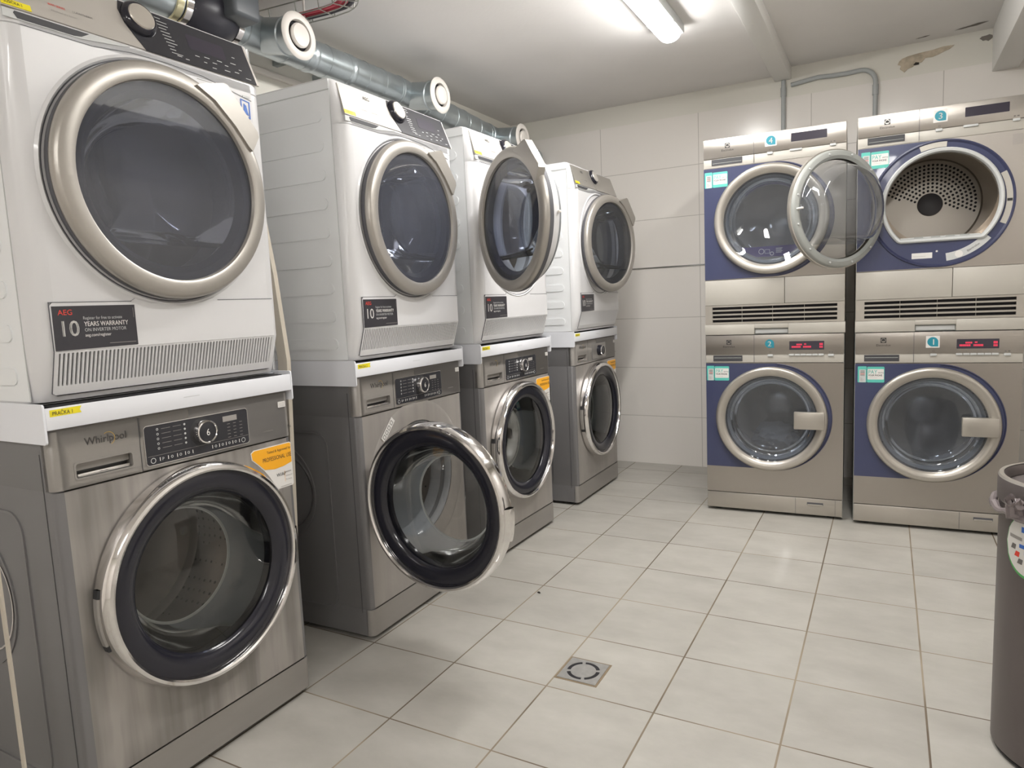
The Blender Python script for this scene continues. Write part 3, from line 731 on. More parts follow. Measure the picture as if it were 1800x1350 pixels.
    if n == 1:
        b.plate([(.522, zs(1.562)), (.549, zs(1.558)), (.549, zs(1.518)), (.522, zs(1.523))], [[(.525, zs(1.559)), (.546, zs(1.556)), (.546, zs(1.521)), (.525, zs(1.526))]], -.0009, 0, 'blue_print')
        b.plate([(.529, zs(1.530)), (.544, zs(1.525)), (.538, zs(1.548)), (.531, zs(1.552))], [], -.0009, 0, 'blue_print')
    b.build('front_print', t)
    drum_set(t, zs(1.328), .182, mat='steel_drum', depth=.40, rd=.245)
    hu = .05 if phi < 60 else .04
    a_door(t, hu, phi, zs(1.328))
    return t
ROW = [((0.0110, -1.4747), 0.0018), ((-0.0043, -0.5970), -0.0172), ((0.0153, 0.0969), 0.0156), ((0.0318, 0.9659), 0.0011)]
WL = ['graphite washing machine nearest the viewer, closed door, stained front, six on its knob',
      'graphite washing machine with its porthole door swung wide open',
      'graphite washing machine with closed door, third in the row, orange cloth in its drum',
      'farthest graphite washing machine, next to the back wall, with a grey control panel']
DL = ['white tumble dryer nearest the viewer, cut by the left edge of the photo',
      'white tumble dryer with closed door above the washing machine whose door is open',
      'white tumble dryer with its round door swung wide open',
      'farthest white tumble dryer, with an all grey control fascia and door slightly ajar']
FL = ['white stacking frame labelled with a yellow tag, nearest the viewer', 'white stacking frame above the washing machine with the open door',
      'white stacking frame under the tumble dryer with the open door', 'white stacking frame farthest away, next to the back wall']
for i, ((x, y), th) in enumerate(ROW):
    n = i + 1; rz = PI / 2 - th
    whirlpool(n, (x, y, 0), rz, WL[i], phi=(0, 93, 0, 0)[i], stained=(n == 1), simple=(n == 4))
    frame_tray((x, y), rz, FL[i], 'PRAČKA %d' % n)
    fw = (0, .02, .015, .035)[i]; aeg(n, (x + fw * math.cos(th), y - fw * math.sin(th), 0), rz, DL[i], .888, phi=(0, 0, 122, 10)[i], word='SUŠIČKA %d' % n, whole_grey=(n == 4))

# ------------------------------------------------------------------ Electrolux machines
def navy_shape(zb, zt, cx, cz, r, w0=.0):
    """navy field: rectangle on the left running into a circle around the door"""
    a_t = math.asin(min(1, (zt - cz) / r)); a_b = math.asin(max(-1, (zb - cz) / r))
    pts = [(w0, zb)] + [(cx + r * math.cos(a_b + (a_t - a_b) * i / 48), cz + r * math.sin(a_b + (a_t - a_b) * i / 48)) for i in range(49)] + [(w0, zt)]
    return pts
def logo_badge(b, u, z, y, sc=1.0, mat='ink'):
    s = .0095 * sc
    b.plate([(u - s, z - s), (u + s, z - s), (u + s, z + s), (u - s, z + s)], [circ(u, z, s * .80, 20)], y, y, mat)
    b.plate(circ(u, z, s * .62, 20, -.5, 3.7)[::1] + [], [], y, y, mat)

def number_badge(b, u, z, y, num, backing=True):
    if backing: b.plate(rrect(u - .0245, u + .0245, z - .0245, z + .0245, .001), [], y, y + .0005, 'sticker_white')
    c = circ(u, z, .0195, 30, 0, 1.5 * PI) + [(u + .0195, z - .0195)]
    b.plate(c, [], y - .0004, y - .0002, 'teal'); b.text(num, u - .001, z - .0125, y - .0008, .034, 'print_white', 'c')
    b.text(num, u - .0004, z - .0123, y - .0008, .034, 'print_white', 'c')
def pay_sticker(t, u, z, seed=0):
    b = M(); y = -.0018; w_, h = .102, .068
    b.plate(rrect(u, u + .034, z - h, z + .002, .003), [], y, y + .0006, 'mint'); b.plate(rrect(u + .036, u + w_, z - h, z, .004), [], y, y + .0006, 'mint')
    y -= .0004
    b.plate(rrect(u + .006, u + .031, z - h + .001, z - .012, .002), [], y, y, 'light_grey')
    for k in range(7): b.box(u + .010, u + .027, y - .0003, y - .0002, z - .018 - k * .0035, z - .0162 - k * .0035, 'ink_grey' if k != 4 else 'print_red')
    for k in range(5): b.box(u + .010, u + .014 + .0026 * ((k * 3) % 5), y - .0003, y - .0002, z - .047 - k * .0035, z - .0455 - k * .0035, 'ink_soft')
    b.plate(rrect(u + .038, u + w_ - .002, z - h + .013, z - .010, .002), [], y, y, 'sticker_white'); y -= .0003
    b.text('PAY', u + .040, z - .030, y, .0235, 'mint', sx=.82); b.text('PAY', u + .0404, z - .0302, y, .0235, 'mint', sx=.82)
    b.text('WITH', u + .077, z - .029, y, .0085, 'ink'); b.text('YOUR PHONE', u + .040, z - .0405, y, .0105, 'ink', sx=.80); b.text('YOUR PHONE', u + .0404, z - .0407, y, .0105, 'ink', sx=.80)
    b.box(u + .042, u + .075, y - .0002, y, z - .048, z - .0473, 'ink_soft')
    b.build('payment_sticker', t)
def e_door(parent, cz, hinge_u=.052, phi=0.0, handle=True, r=.243, open_inside=False):
    c = .291 - hinge_u; C = (c, 0)
    b = M(); b.lathe([(r - .008, .002), (r, .0), (r, -.014), (r - .005, -.022), (r - .012, -.025), (r - .032, -.020), (r - .041, -.010), (r - .043, -.002)], 'satin_silver', C, 96)
    d = b.build('door', parent, loc=(hinge_u, -.004, cz), rz=-math.radians(phi))
    b = M(); b.lathe([(r - .042, -.006), (r - .05, -.004), (r - .062, .004), (r - .08, .010), (.08, .017), (0, .020)], 'glass_clear' if open_inside else 'glass_navy', C, 72); b.build('outer_glass', d)
    b = M(); b.lathe([(r - .044, .004), (r - .056, .012), (r - .063, .03), (r - .07, .06), (r - .085, .085), (r - .1, .092), (0, .095)], 'glass_smoke', C, 64, flat=-.72 if open_inside else None); b.build('glass_bowl', d)
    b = M(); b.lathe([(r - .004, .001), (r - .007, .012), (r - .012, .016), (r - .028, .018), (r - .034, .014), (r - .040, .010)], 'grey_plastic', C, 80)
    if open_inside:
        for k in range(12):
            a = k * PI / 6 + .25; b.lathe([(.0045, .0165), (.004, .0205), (0, .021)], 'light_grey', (c + (r - .019) * math.cos(a), (r - .019) * math.sin(a)), 10)
        b.tube([(c + r - .022, .014, 0), (c + r - .022, .040, 0), (c + r - .024, .046, 0)], .0042, 'valve_white', 10)
    b.build('inner_frame', d)
    if handle:
        b = M(); b.box(c + .103, c + .230, -.040, -.018, -.038, .041, 'satin_silver', .004); b.build('door_handle', d)
    return d
def e_cabinet(t, H, front_open, zc, z_lo, z_hi, r_mouth):
    W, D = .597, .62; b = M()
    b.loft([(0.012 if H > .8499 else 0.0, .002, .003), (H, .002, .003)], W, D, 'cream_plastic', skip=(0,)); return b
def e_washer(n, loc, rz, label):
    W = .597; t = thing('washing_machine', label, 'washing machine', loc, rz, 'stainless washing machines under the open and closed dryers')
    b = M(); b.loft([(.012, .004, .003), (.85, .004, .003)], W, .62, 'grey_plastic', skip=(0,)); b.build('cabinet', t)
    b = M(); hole = circ(.291, .457, .2, 64)
    b.plate([(.0015, .0945), (W - .0015, .0945), (W - .0015, .7165), (.0015, .7165)], [hole], 0, .02, 'brushed_steel')
    b.build('front_panel', t)
    b = M(); sh = navy_shape(.219, .7155, .300, .463, .2515, .002); hz = circ(.291, .457, .2005, 64)
    b.plate(sh, [hz], -.0010, 0, 'navy'); b.lathe([(.246, -.0012), (.2475, -.005), (.2505, -.005), (.2520, -.0008)], 'navy_matte', (.300, .463), 72, -1.45, 1.50); b.build('navy_field', t)
    b = M(); b.box(.0015, W - .0015, .0, .02, .014, .0915, 'cream_plastic' if False else 'satin_silver', .003)
    b.box(.399, .4005, -.0006, 0, .016, .090, 'interior_dark'); b.box(.566, .5672, -.0006, 0, .016, .090, 'interior_dark')
    b.plate(rrect(.449, .517, .060, .073, .002), [], -.0006, 0, 'interior_dark'); b.box(.451, .515, -.003, -.0005, .058, .065, 'satin_silver', .001)
    b.build('plinth', t)
    b = M(); b.box(.0015, W - .0015, .002, .03, .7185, .7570, 'cream_plastic', .001); b.build('trim_band', t)
    b = M(); b.box(.0015, W - .0015, -.0015, .03, .7570, .8475, 'brushed_steel', .0015)
    b.box(.2195, .2210, -.0020, .0, .7200, .8470, 'interior_dark'); cp = b.build('control_panel', t)
    b = M(); b.plate(rrect(.036, .168, .7255, .7525, .001), [], .0, .004, 'drawer_grey'); b.box(.040, .164, -.001, .003, .740, .7425, 'grey_plastic', .001); b.build('detergent_drawer', t)
    b = M(); y = -.002; logo_badge(b, .108, .815, y, 1.15); b.build('logo_mark', t); b = M(); b.text('Electrolux', .108, .790, y, .0132, 'ink', 'c'); b.build('brand_print', t)
    b = M(); number_badge(b, .288, .806, y - .0005, str(n), backing=(n == 1)); b.build('number_sticker', t)
    b = M(); b.plate(rrect(.372, .516, .7765, .8155, .002), [], y, .0, 'lcd_dark'); ds = b.build('display', t)
    b = M(); y2 = -.0025
    for (u0, u1, z0, z1) in ((.402, .424, .797, .804), (.434, .442, .799, .805), (.382, .416, .786, .794), (.430, .461, .786, .794), (.497, .508, .785, .793), (.497, .508, .796, .806)):
        k = u0
        while k < u1: b.box(k, k + .0035, y2, y2 + .0003, z0, z1, 'led_red'); k += .0048
    b.build('led_digits', ds)
    for k in range(6):
        u = .370 + k * .0245; b = M(); b.box(u, u + .023, -.0045, 0, .7495, .7580, 'light_grey', .002); b.build('program_button', t)
    for u in (.279, .532):
        b = M(); b.box(u, u + .024, -.0045, 0, .7465, .7570, 'light_grey', .002); b.build('function_button', t)
    b = M(); b.plate(circ(.291, .767, .004, 12), [circ(.291, .767, .003, 12)], y, y, 'ink_grey')
    for k in range(6): b.box(.380 + k * .0245, .384 + k * .0245, y - .0002, y, .763, .766, 'ink_soft')
    b.box(.535, .541, y - .0002, y, .763, .767, 'ink_grey'); b.box(.546, .553, y - .0002, y, .763, .767, 'ink_grey'); b.box(.538, .55, y - .0002, y, .773, .774, 'ink_soft')
    b.build('panel_print', t)
    pay_sticker(t, .006 if n == 2 else .012, .702)
    drum_set(t, .457, .182, depth=.36, rd=.24, uc=.291)
    e_door(t, .457)
    for u_ in (.05, W - .05):
        for y_ in (.05, .56):
            b = M(); b.tube([(u_, y_, 0), (u_, y_, .016)], .02, 'black_matte', 12); b.build('foot', t)
    return t
def shelf_kit(loc, rz, label):
    t = thing('stacking_shelf', label, 'stacking shelf', (loc[0], loc[1], .8505), rz, 'cream stacking shelves between the stainless machines')
    b = M(); W = .600
    b.box(-.001, .222, -.006, .05, .0, .0475, 'cream_plastic', .0015); b.box(.368, W, -.006, .05, .0, .0475, 'cream_plastic', .0015)
    b.box(.222, .368, -.006, .05, .027, .0475, 'cream_plastic', .0015); b.box(-.001, W, .05, .60, .0, .0475, 'cream_plastic'); b.build('shelf_frame', t)
    b = M(); b.box(.2225, .3675, .006, .045, .001, .0265, 'grey_plastic'); b.box(.226, .364, .003, .0055, .004, .022, 'light_grey', .001); b.build('pull_out_grip', t)
def e_dryer(n, loc, rz, label, opened=False):
    W = .597; z0 = .8985; zs = lambda z: z - z0
    t = thing('tumble_dryer', label, 'tumble dryer', (loc[0], loc[1], z0), rz, 'stainless tumble dryers above the numbered washing machines')
    b = M(); b.loft([(.0, .012, .003), (.02, .006, .003), (zs(1.655), .004, .003), (zs(1.746), .010, .003)], W, .62, 'cream_plastic', skip=(0, 1, 2)); b.build('cabinet', t)
    cx, cz = .291, zs(1.366)
    b = M(); hole = circ(cx, cz, .2, 64)
    if opened: hole = [(cx + .012 + .208 * math.cos(a), max(cz + .004 + .208 * math.sin(a), cz - .147)) for a in [2 * PI * i / 72 for i in range(72)]]
    b.plate([(.0015, zs(1.1065)), (W - .0015, zs(1.1065)), (W - .0015, zs(1.6165)), (.0015, zs(1.6165))], [hole], 0, .02, 'brushed_steel')
    b.build('front_panel', t)
    b = M()
    b.plate(navy_shape(zs(1.1085), zs(1.615), .300, zs(1.3635), .2530, .002), [hole], -.0010, 0, 'navy')
    if opened: b.lathe([(.2535, -.0010), (.252, -.007), (.247, -.008), (.243, -.0035), (.240, -.0012)], 'navy_matte', (.300, zs(1.3635)), 90)
    else: b.lathe([(.246, -.0012), (.2475, -.005), (.2515, -.005), (.2530, -.0008)], 'navy_matte', (.300, zs(1.3635)), 72, -1.45, 1.50)
    b.build('navy_field', t)
    b = M(); b.box(.0015, .3505, .0, .02, zs(.9885), zs(1.1050), 'cream_plastic', .0015); b.box(.3525, W - .0015, .0, .02, zs(.9885), zs(1.1050), 'cream_plastic', .0015); b.build('lower_panel', t)
    b = M(); sl = []
    for r_ in range(4):
        for c_ in range(4):
            u0 = .034 + c_ * .1335; zz = zs(.9795) - r_ * .0195; sl.append([(u0, zz - .012), (u0 + .1325, zz - .012), (u0 + .1325, zz), (u0, zz)])
    sl = [s_ for s_ in sl if min(p[1] for p in s_) > .004]
    b.plate([(.0015, .001), (W - .0015, .001), (W - .0015, zs(.9875)), (.0015, zs(.9875))], sl, .0, .012, 'satin_silver')
    b.plate([(.02, .002), (.58, .002), (.58, zs(.985)), (.02, zs(.985))], [], .014, .015, 'dark_gap'); b.build('vent_grille', t)
    b = M(); b.box(.0015, W - .0015, .002, .03, zs(1.6180), zs(1.6580), 'cream_plastic', .001); b.build('trim_band', t)
    b = M(); b.box(.0015, W - .0015, -.0015, .03, zs(1.6590), zs(1.7450), 'brushed_steel', .0015); b.box(.2210, .2225, -.0022, .0, zs(1.620), zs(1.744), 'interior_dark'); b.build('control_panel', t)
    b = M(); b.plate(rrect(.037, .172, zs(1.6285), zs(1.6555), .001), [], .0, .004, 'drawer_grey'); b.box(.042, .168, -.001, .003, zs(1.6365), zs(1.6385), 'grey_plastic', .0005); b.build('water_drawer', t)
    b = M(); y = -.002; logo_badge(b, .108, zs(1.712), y, 1.15); b.build('logo_mark', t); b = M(); b.text('Electrolux', .108, zs(1.687), y, .0132, 'ink', 'c'); b.build('brand_print', t)
    b = M(); number_badge(b, .294, zs(1.7075), y - .0005, str(n)); b.build('number_sticker', t)
    b = M(); b.plate(rrect(.377, .521, zs(1.6895), zs(1.7255), .002), [], y, .0, 'lcd_dark'); b.build('display', t)
    b = M(); b.box(.278, .302, -.0045, 0, zs(1.648), zs(1.6590), 'light_grey', .002); b.build('function_button', t)
    b = M(); b.box(.372, .422, -.0045, 0, zs(1.650), zs(1.6590), 'light_grey', .002); b.build('program_button', t)
    b = M(); b.box(.532, .556, -.0045, 0, zs(1.650), zs(1.6600), 'light_grey', .002); b.build('function_button', t)
    b = M(); b.plate(circ(.291, zs(1.668), .004, 12), [circ(.291, zs(1.668), .003, 12)], y, y, 'ink_grey'); b.box(.535, .541, y - .0002, y, zs(1.667), zs(1.671), 'ink_grey'); b.box(.546, .553, y - .0002, y, zs(1.667), zs(1.671), 'ink_grey')
    b.build('panel_print', t)
    pay_sticker(t, .006 if n == 4 else .014, zs(1.598))
    if not opened:
        drum_set(t, cz, .182, mat='steel_drum', depth=.40, rd=.25, uc=cx)
        e_door(t, cz, handle=False)
        b = M(); pts = [(cx + .175 * math.cos(a), max(cz - .165, cz + .175 * math.sin(a))) for a in (3.85, 4.1, 4.35, 4.7, 5.0, 5.25, 5.5)]
        b.plate(pts + [(cx + .10, cz - .118), (cx - .10, cz - .118)], [], .022, .022, 'purple_sheet')
        b.lathe([(.010, .0205), (.0125, .0205)], 'print_white', (cx - .040, cz - .140), 16)
        b.plate(rrect(cx - .026, cx - .004, cz - .150, cz - .132, .002), [rrect(cx - .0245, cx - .0055, cz - .1485, cz - .1335, .002)], .0205, .0205, 'print_white')
        for k in range(4): b.box(cx + .022, cx + .050 - .004 * (k % 2), .0203, .0205, cz - .131 - k * .006, cz - .1285 - k * .006, 'print_white')
        b.lathe([(.006, .0205), (.009, .0205)], 'print_white', (cx + .005, cz - .152), 12); b.build('instruction_sheet', t)
        return t
    # open dryer: gasket, drum, perforated back
    ox, oz = cx + .012, cz + .004
    b = M()
    def olathe(bm, prof, mat, flat_d, seg=80):
        vs = []; fs = []
        for r_, y_ in prof:
            for i in range(seg):
                a = 2 * PI * i / seg; vs.append((ox + r_ * math.cos(a), y_, oz + max(r_ * math.sin(a), -(flat_d - (.208 - r_)))))
        for j in range(len(prof) - 1):
            for i in range(seg): k = (i + 1) % seg; fs.append((j * seg + i, j * seg + k, (j + 1) * seg + k, (j + 1) * seg + i))
        bm.add(vs, fs, mat)
    olathe(b, [(.214, -.001), (.213, -.010), (.208, -.014), (.200, -.012), (.196, -.004), (.197, .012)], 'light_grey', .150); b.build('door_gasket', t)
    b = M(); olathe(b, [(.197, .012), (.200, .03), (.20, .05)], 'steel_drum', .150)
    b.box(ox - .14, ox + .14, .012, .05, oz - .141, oz - .133, 'light_grey', .002)
    for q in (-.09, -.03, .02, .07): b.box(ox + q, ox + q + .032, .008, .012, oz - .142, oz - .132, 'grey_plastic', .001)
    b.build('filter_sill', t)
    cx, cz = cx + .012, cz + .040
    b = M(); b.lathe([(.200, .045), (.262, .055), (.262, .12), (.258, .125), (.262, .13), (.262, .44)], 'drum_wall', (cx, cz), 80); b.build('drum', t)
    b = M(); b.lathe([(.262, .44), (.205, .437), (.196, .425), (.0, .425)], 'satin_silver', (cx, cz), 80); dd = b.build('drum_back', t)
    b = M()
    for j in range(8):
        rr = .062 + j * .0163; k = int(2 * PI * rr / .0172)
        for i in range(k):
            a = 2 * PI * i / k + (j % 2) * PI / k
            if (a + .25) % (2 * PI) < PI: b.plate(circ(cx + rr * math.cos(a), cz + rr * math.sin(a), .0054, 10), [], .4240, .4245, 'dark_gap')
    b.build('perforation', dd)
    b = M(); b.lathe([(.051, .425), (.049, .414), (.040, .408), (0, .404)], 'interior_dark', (cx, cz), 40); b.build('hub', dd)
    b = M()
    b.lathe([(.222, -.0025), (.2225, -.0035), (.243, -.0035), (.2435, -.0015)], 'cream_plastic', (.300, zs(1.3635)), 14, -.42, .45)
    b.lathe([(.222, -.0015), (.2225, -.0035), (.243, -.0035), (.2435, -.0015)], 'cream_plastic', (.300, zs(1.3635)), 8, PI / 2 - .08, PI / 2 + .32); b.build('latch_plate', t)
    b = M(); b.plate(rrect(.524, .541, zs(1.352), zs(1.362), .001), [], -.0045, -.004, 'black_matte'); b.build('latch_slot', t)
    b = M(); b.plate(rrect(.205, .278, zs(1.149), zs(1.172), .001), [], -.0022, -.001, 'sticker_white'); b.box(.21, .255, -.0026, -.0022, zs(1.158), zs(1.1588), 'ink_soft')
    b.plate(rrect(.290, .297, zs(1.172), zs(1.179), .001), [], -.0022, -.001, 'sticker_white'); b.build('rating_label', t)
    b = M(); b.lathe([(.200, -.0022), (.231, -.0022)], 'light_grey', (.300, zs(1.3635)), 14, -1.45, -.70); b.lathe([(.0, -.0028), (.014, -.0028)], 'sticker_white', (.300 + .2155 * math.cos(-1.24), zs(1.3635) + .2155 * math.sin(-1.24)), 20)
    b.text('Electrolux', .400, zs(1.1655), -.0030, .012, 'ink_grey', rot=.62); b.build('care_sticker', t)
    b = M(); y = -.0006
    for k in range(9): b.box(.535, .585, y, 0, zs(1.60) - k * .0045, zs(1.6015) - k * .0045, 'ink_soft')
    b.build('care_print', t)
    b = M(); b.box(.062, .092, -.020, 0, zs(1.395), zs(1.435), 'light_grey', .002); b.box(.062, .092, -.020, 0, zs(1.285), zs(1.325), 'light_grey', .002); b.build('hinge', t)
    e_door(t, zs(1.360), hinge_u=.079, phi=135, handle=False, r=.238, open_inside=True).location.y = -.030
    return t
EP = {2: ((0.6404, 1.1400), 0.0424), 1: ((1.2791, 1.1418), 0.0446)}
e_washer(2, (*EP[2][0], 0), EP[2][1], 'stainless and navy washing machine marked 2, with a red lit display')
e_washer(1, (*EP[1][0], 0), EP[1][1], 'stainless and navy washing machine marked 1, behind the waste bin')
shelf_kit(EP[2][0], EP[2][1], 'cream stacking shelf on the washing machine marked 2')
shelf_kit(EP[1][0], EP[1][1], 'cream stacking shelf on the washing machine marked 1')
e_dryer(4, (*EP[2][0], 0), EP[2][1], 'stainless and navy tumble dryer marked 4, door closed')
e_dryer(3, (*EP[1][0], 0), EP[1][1], 'stainless and navy tumble dryer marked 3, door open onto its perforated drum', opened=True)

# ------------------------------------------------------------------ laundry seen through two portholes
def laundry(loc, rz, sc, mat, label, seed):
    bm = bmesh.new(); bmesh.ops.create_icosphere(bm, subdivisions=4, radius=1)
    from mathutils import noise
    for v in bm.verts:
        n = noise.fractal(v.co * 2.1 + Vector((seed, 0, 0)), 1.0, 2.0, 4) * .35 + abs(noise.noise(v.co * 5 + Vector((seed, 3, 1)))) * .25
        v.co = Vector((v.co.x * sc[0], v.co.y * sc[1], v.co.z * sc[2])) * (1 + n)
    b = M(); bm.verts.index_update(); b.add([tuple(v.co) for v in bm.verts], [tuple(v.index for v in f.verts) for f in bm.faces], mat); bm.free()
    return tag(b.build('laundry', None, 60, loc=loc, rz=rz), label, 'laundry')
def at(base, th, u, d, z):
    return (base[0] + u * math.cos(th) - d * math.sin(th), base[1] + u * math.sin(th) + d * math.cos(th), z)
laundry(at(EP[2][0], EP[2][1], .291, .23, .335), EP[2][1], (.10, .09, .055), 'laundry_white', 'pale laundry in the drum of the washing machine marked 2', 2)
th3 = PI / 2 - ROW[2][1]
laundry(at(ROW[2][0], th3, .24, .23, .32), th3, (.08, .08, .04), 'laundry_orange', 'orange brown cloth in the drum of the third graphite washing machine', 5)

# ------------------------------------------------------------------ ventilation duct, valves, fan
DX, DZ, DR = -.62, 2.047, .0625
VALVES = [(-.10, 0), (.63, 1), (1.45, 2)]
def ring_y(b, y, r, h, w_, mat, x=DX, z=DZ, seg=40):
    b.lathe([(r, y - w_), (r + h, y - w_ * .5), (r + h, y + w_ * .5), (r, y + w_)], mat, (x, z), seg)
def duct_z(y):
    return 2.047 if y < .5 else 2.047 - (y - .5) * .058
t = thing('ventilation_duct', 'round galvanised metal duct running under the ceiling along the left wall', 'duct', (0, 0, 0), 0)
b = M(); b.tube([(DX, -2.6, duct_z(-2.6)), (DX, -.8, 2.047), (DX, .5, 2.047), (DX, 1.2, duct_z(1.2)), (DX, 1.93, duct_z(1.93))], DR, 'galvanised', 48)
y = -2.5
while y < 1.9:
    ring_y(b, y, DR, .0016, .003, 'galvanised', z=duct_z(y)); y += .115
b.build('duct_pipe', t)
VALVE_Y = [-.277, .600, 1.42]; VALVE_Z = [2.009, 2.014, 1.972]; VX = -.44
for vy, vz in zip(VALVE_Y, VALVE_Z):
    b = M(); dz = duct_z(vy); P0 = Vector((DX, vy, dz)); P1 = Vector((VX - .004, vy, vz)); dd_ = (P1 - P0).normalized()
    b.tube([P0, P1], DR - .001, 'galvanised', 40, caps=False); b.tube([P1 - dd_ * .052, P1 - dd_ * .048, P1 - dd_ * .042, P1 - dd_ * .038], [DR - .001, DR + .003, DR + .003, DR - .001], 'galvanised', 40, caps=False)
    ring_y(b, vy - .095, DR, .004, .006, 'galvanised', z=duct_z(vy - .095)); ring_y(b, vy + .095, DR, .004, .006, 'galvanised', z=duct_z(vy + .095))
    b.tube([(DX, vy - .09, duct_z(vy - .09)), (DX, vy + .09, duct_z(vy + .09))], DR + .0018, 'galvanised', 48, caps=False)
    b.build('duct_branch', t)
for y_ in (-.05, .17, 1.05):
    b = M(); b.box(X0, DX, y_ - .012, y_ + .012, duct_z(y_) - .01, duct_z(y_) + .01, 'galvanised'); ring_y(b, y_, DR, .003, .012, 'galvanised', z=duct_z(y_)); b.build('bracket', t)
for vy, vz, lb in zip(VALVE_Y, VALVE_Z, ('white round air valve nearest the viewer, under the wire cable tray', 'middle white round air valve of the duct, above the second tumble dryer', 'farthest white round air valve, at the end of the duct by the back wall')):
    v = thing('air_valve', lb, 'air valve', (VX, vy, vz), PI / 2, 'air valves on the metal duct')
    b = M(); b.lathe([(.056, .02), (.060, -.0), (.079, -.001), (.080, -.004), (.075, -.010), (.062, -.013), (.053, -.010), (.050, .004)], 'valve_white', (0, 0), 56); b.build('rim', v)
    b = M(); b.lathe([(.0, .012), (.052, .012)], 'dark_gap', (0, 0), 40); b.tube([(0, .012, 0), (0, -.008, 0)], .006, 'dark_gap', 8); b.build('throat', v)
    b = M(); b.lathe([(.0, -.002), (.040, -.003), (.0415, -.010), (.037, -.017), (.02, -.0205), (.0, -.021)], 'valve_white', (0, 0), 48); b.build('centre_disc', v)
# inline fan
FY0, FY1 = -.605, -.43
t = thing('duct_fan', 'black inline fan with a grey motor box mounted in the metal duct', 'fan', (0, 0, 0), 0)
b = M(); b.lathe([(.070, FY0), (.076, FY0 + .01), (.090, FY0 + .035), (.095, FY0 + .07), (.095, FY1 - .07), (.088, FY1 - .03), (.072, FY1 - .008), (.070, FY1)], 'fan_black', (DX, DZ), 48); b.build('fan_housing', t)
b = M(); b.box(DX + .03, DX + .145, FY1 - .085, FY1 + .025, DZ - .03, DZ + .09, 'fan_grey', .014, 3); b.build('motor_box', t)
for y_ in (FY0 - .012, FY0 - .045, FY1 + .014):
    b = M(); b.lathe([(DR + .002, y_ - .013), (DR + .007, y_ - .011), (DR + .007, y_ + .011), (DR + .002, y_ + .013)], 'brass_band' if y_ < FY0 - .04 else 'chrome', (DX, DZ), 48); b.build('clamp_band', t)
# thin white cable trunking below the duct
b = M(); b.box(X0, X0 + .02, -1.6, 1.5, 1.985, 2.005, 'valve_white', .002); tag(b.build('cable_trunking'), 'thin white cable trunking on the left wall below the metal duct', 'cable trunking')

# ------------------------------------------------------------------ wire cable tray
t = thing('cable_tray', 'wire basket cable tray hanging under the ceiling above the first air valve', 'cable tray', (0, 0, 0), 0)
def tray_path(off, z):
    """centre line running out from the wall then curving back towards the viewer"""
    p = []
    for x in (-.72, -.62, -.50, -.40): p.append((x, -.165 + (x + .40) * .1 + off, z))
    cx, cy, R = -.36, -.285, .12 + off
    for k in range(1, 9):
        a = PI / 2 - k * PI / 2 / 8; p.append((cx + R * math.cos(a), cy + R * math.sin(a), z))
    for yy in (-.4, -.6, -.9): p.append((cx + R, yy, z))
    return p
ZB, ZT, HW = 2.115, 2.158, .045
for nm, off, z in (('side_wire', -HW, ZT), ('side_wire', HW, ZT), ('bottom_wire', -HW * .9, ZB), ('bottom_wire', HW * .9, ZB), ('bottom_wire', 0, ZB)):
    b = M(); b.tube(tray_path(off, z), .0022, 'wire', 6); b.build(nm, t)
pc, pl, pr_ = tray_path(0, ZB), tray_path(-HW, ZT), tray_path(HW, ZT); pbl, pbr = tray_path(-HW * .9, ZB), tray_path(HW * .9, ZB)
for i in (0, 1, 2, 3, 5, 7, 9, 11, 12, 13):
    b = M(); b.tube([pl[i], pbl[i], pc[i], pbr[i], pr_[i]], .0022, 'wire', 6); b.build('cross_wire', t)
for x_ in (-.50,):
    b = M(); b.tube([(x_, -.175, ZB), (x_, -.175, ZC)], .004, 'valve_white', 8); b.build('hanger_rod', t)
b = M(); b.tube(tray_path(-.015, ZB + .010), .007, 'red_cable', 8); tag(b.build('power_cable'), 'red cable lying in the wire cable tray', 'cable')
b = M(); b.tube(tray_path(.004, ZB + .009), .006, 'red_cable', 8); tag(b.build('power_cable'), 'second red cable lying in the wire cable tray, beside the black one', 'cable')
b = M(); b.tube(tray_path(.024, ZB + .012), .009, 'black_cable', 8); tag(b.build('power_cable'), 'black cable lying in the wire cable tray', 'cable')

# ------------------------------------------------------------------ conduits on the back wall
CY = Y1 - .013
b = M(); b.tube([(.887, CY, 1.2), (.887, CY, 2.172)], .0115, 'conduit_grey', 14); b.tube([(.887, CY, 2.09), (.887, CY, 2.135)], .0145, 'conduit_grey', 14)
tag(b.build('cable_conduit'), 'straight grey conduit coming down the back wall behind the dryer marked 4', 'conduit')
pts = [(.925, CY, 2.142), (.99, CY, 2.150), (1.06, CY, 2.157), (1.12, CY, 2.152), (1.19, CY, 2.150), (1.26, CY, 2.153)]
for k in range(1, 8):
    a = PI / 2 - k * PI / 2 / 7; pts.append((1.26 + .068 * math.cos(a), CY, 2.085 + .068 * math.sin(a)))
pts += [(1.328, CY, 1.9), (1.328, CY, 1.2)]
b = M(); b.tube(pts, .0115, 'conduit_grey', 14); b.tube([(1.328, CY, 2.02), (1.328, CY, 2.07)], .0145, 'conduit_grey', 14)
tag(b.build('cable_conduit'), 'grey conduit bending from the ceiling beam down behind the dryer marked 3', 'conduit')

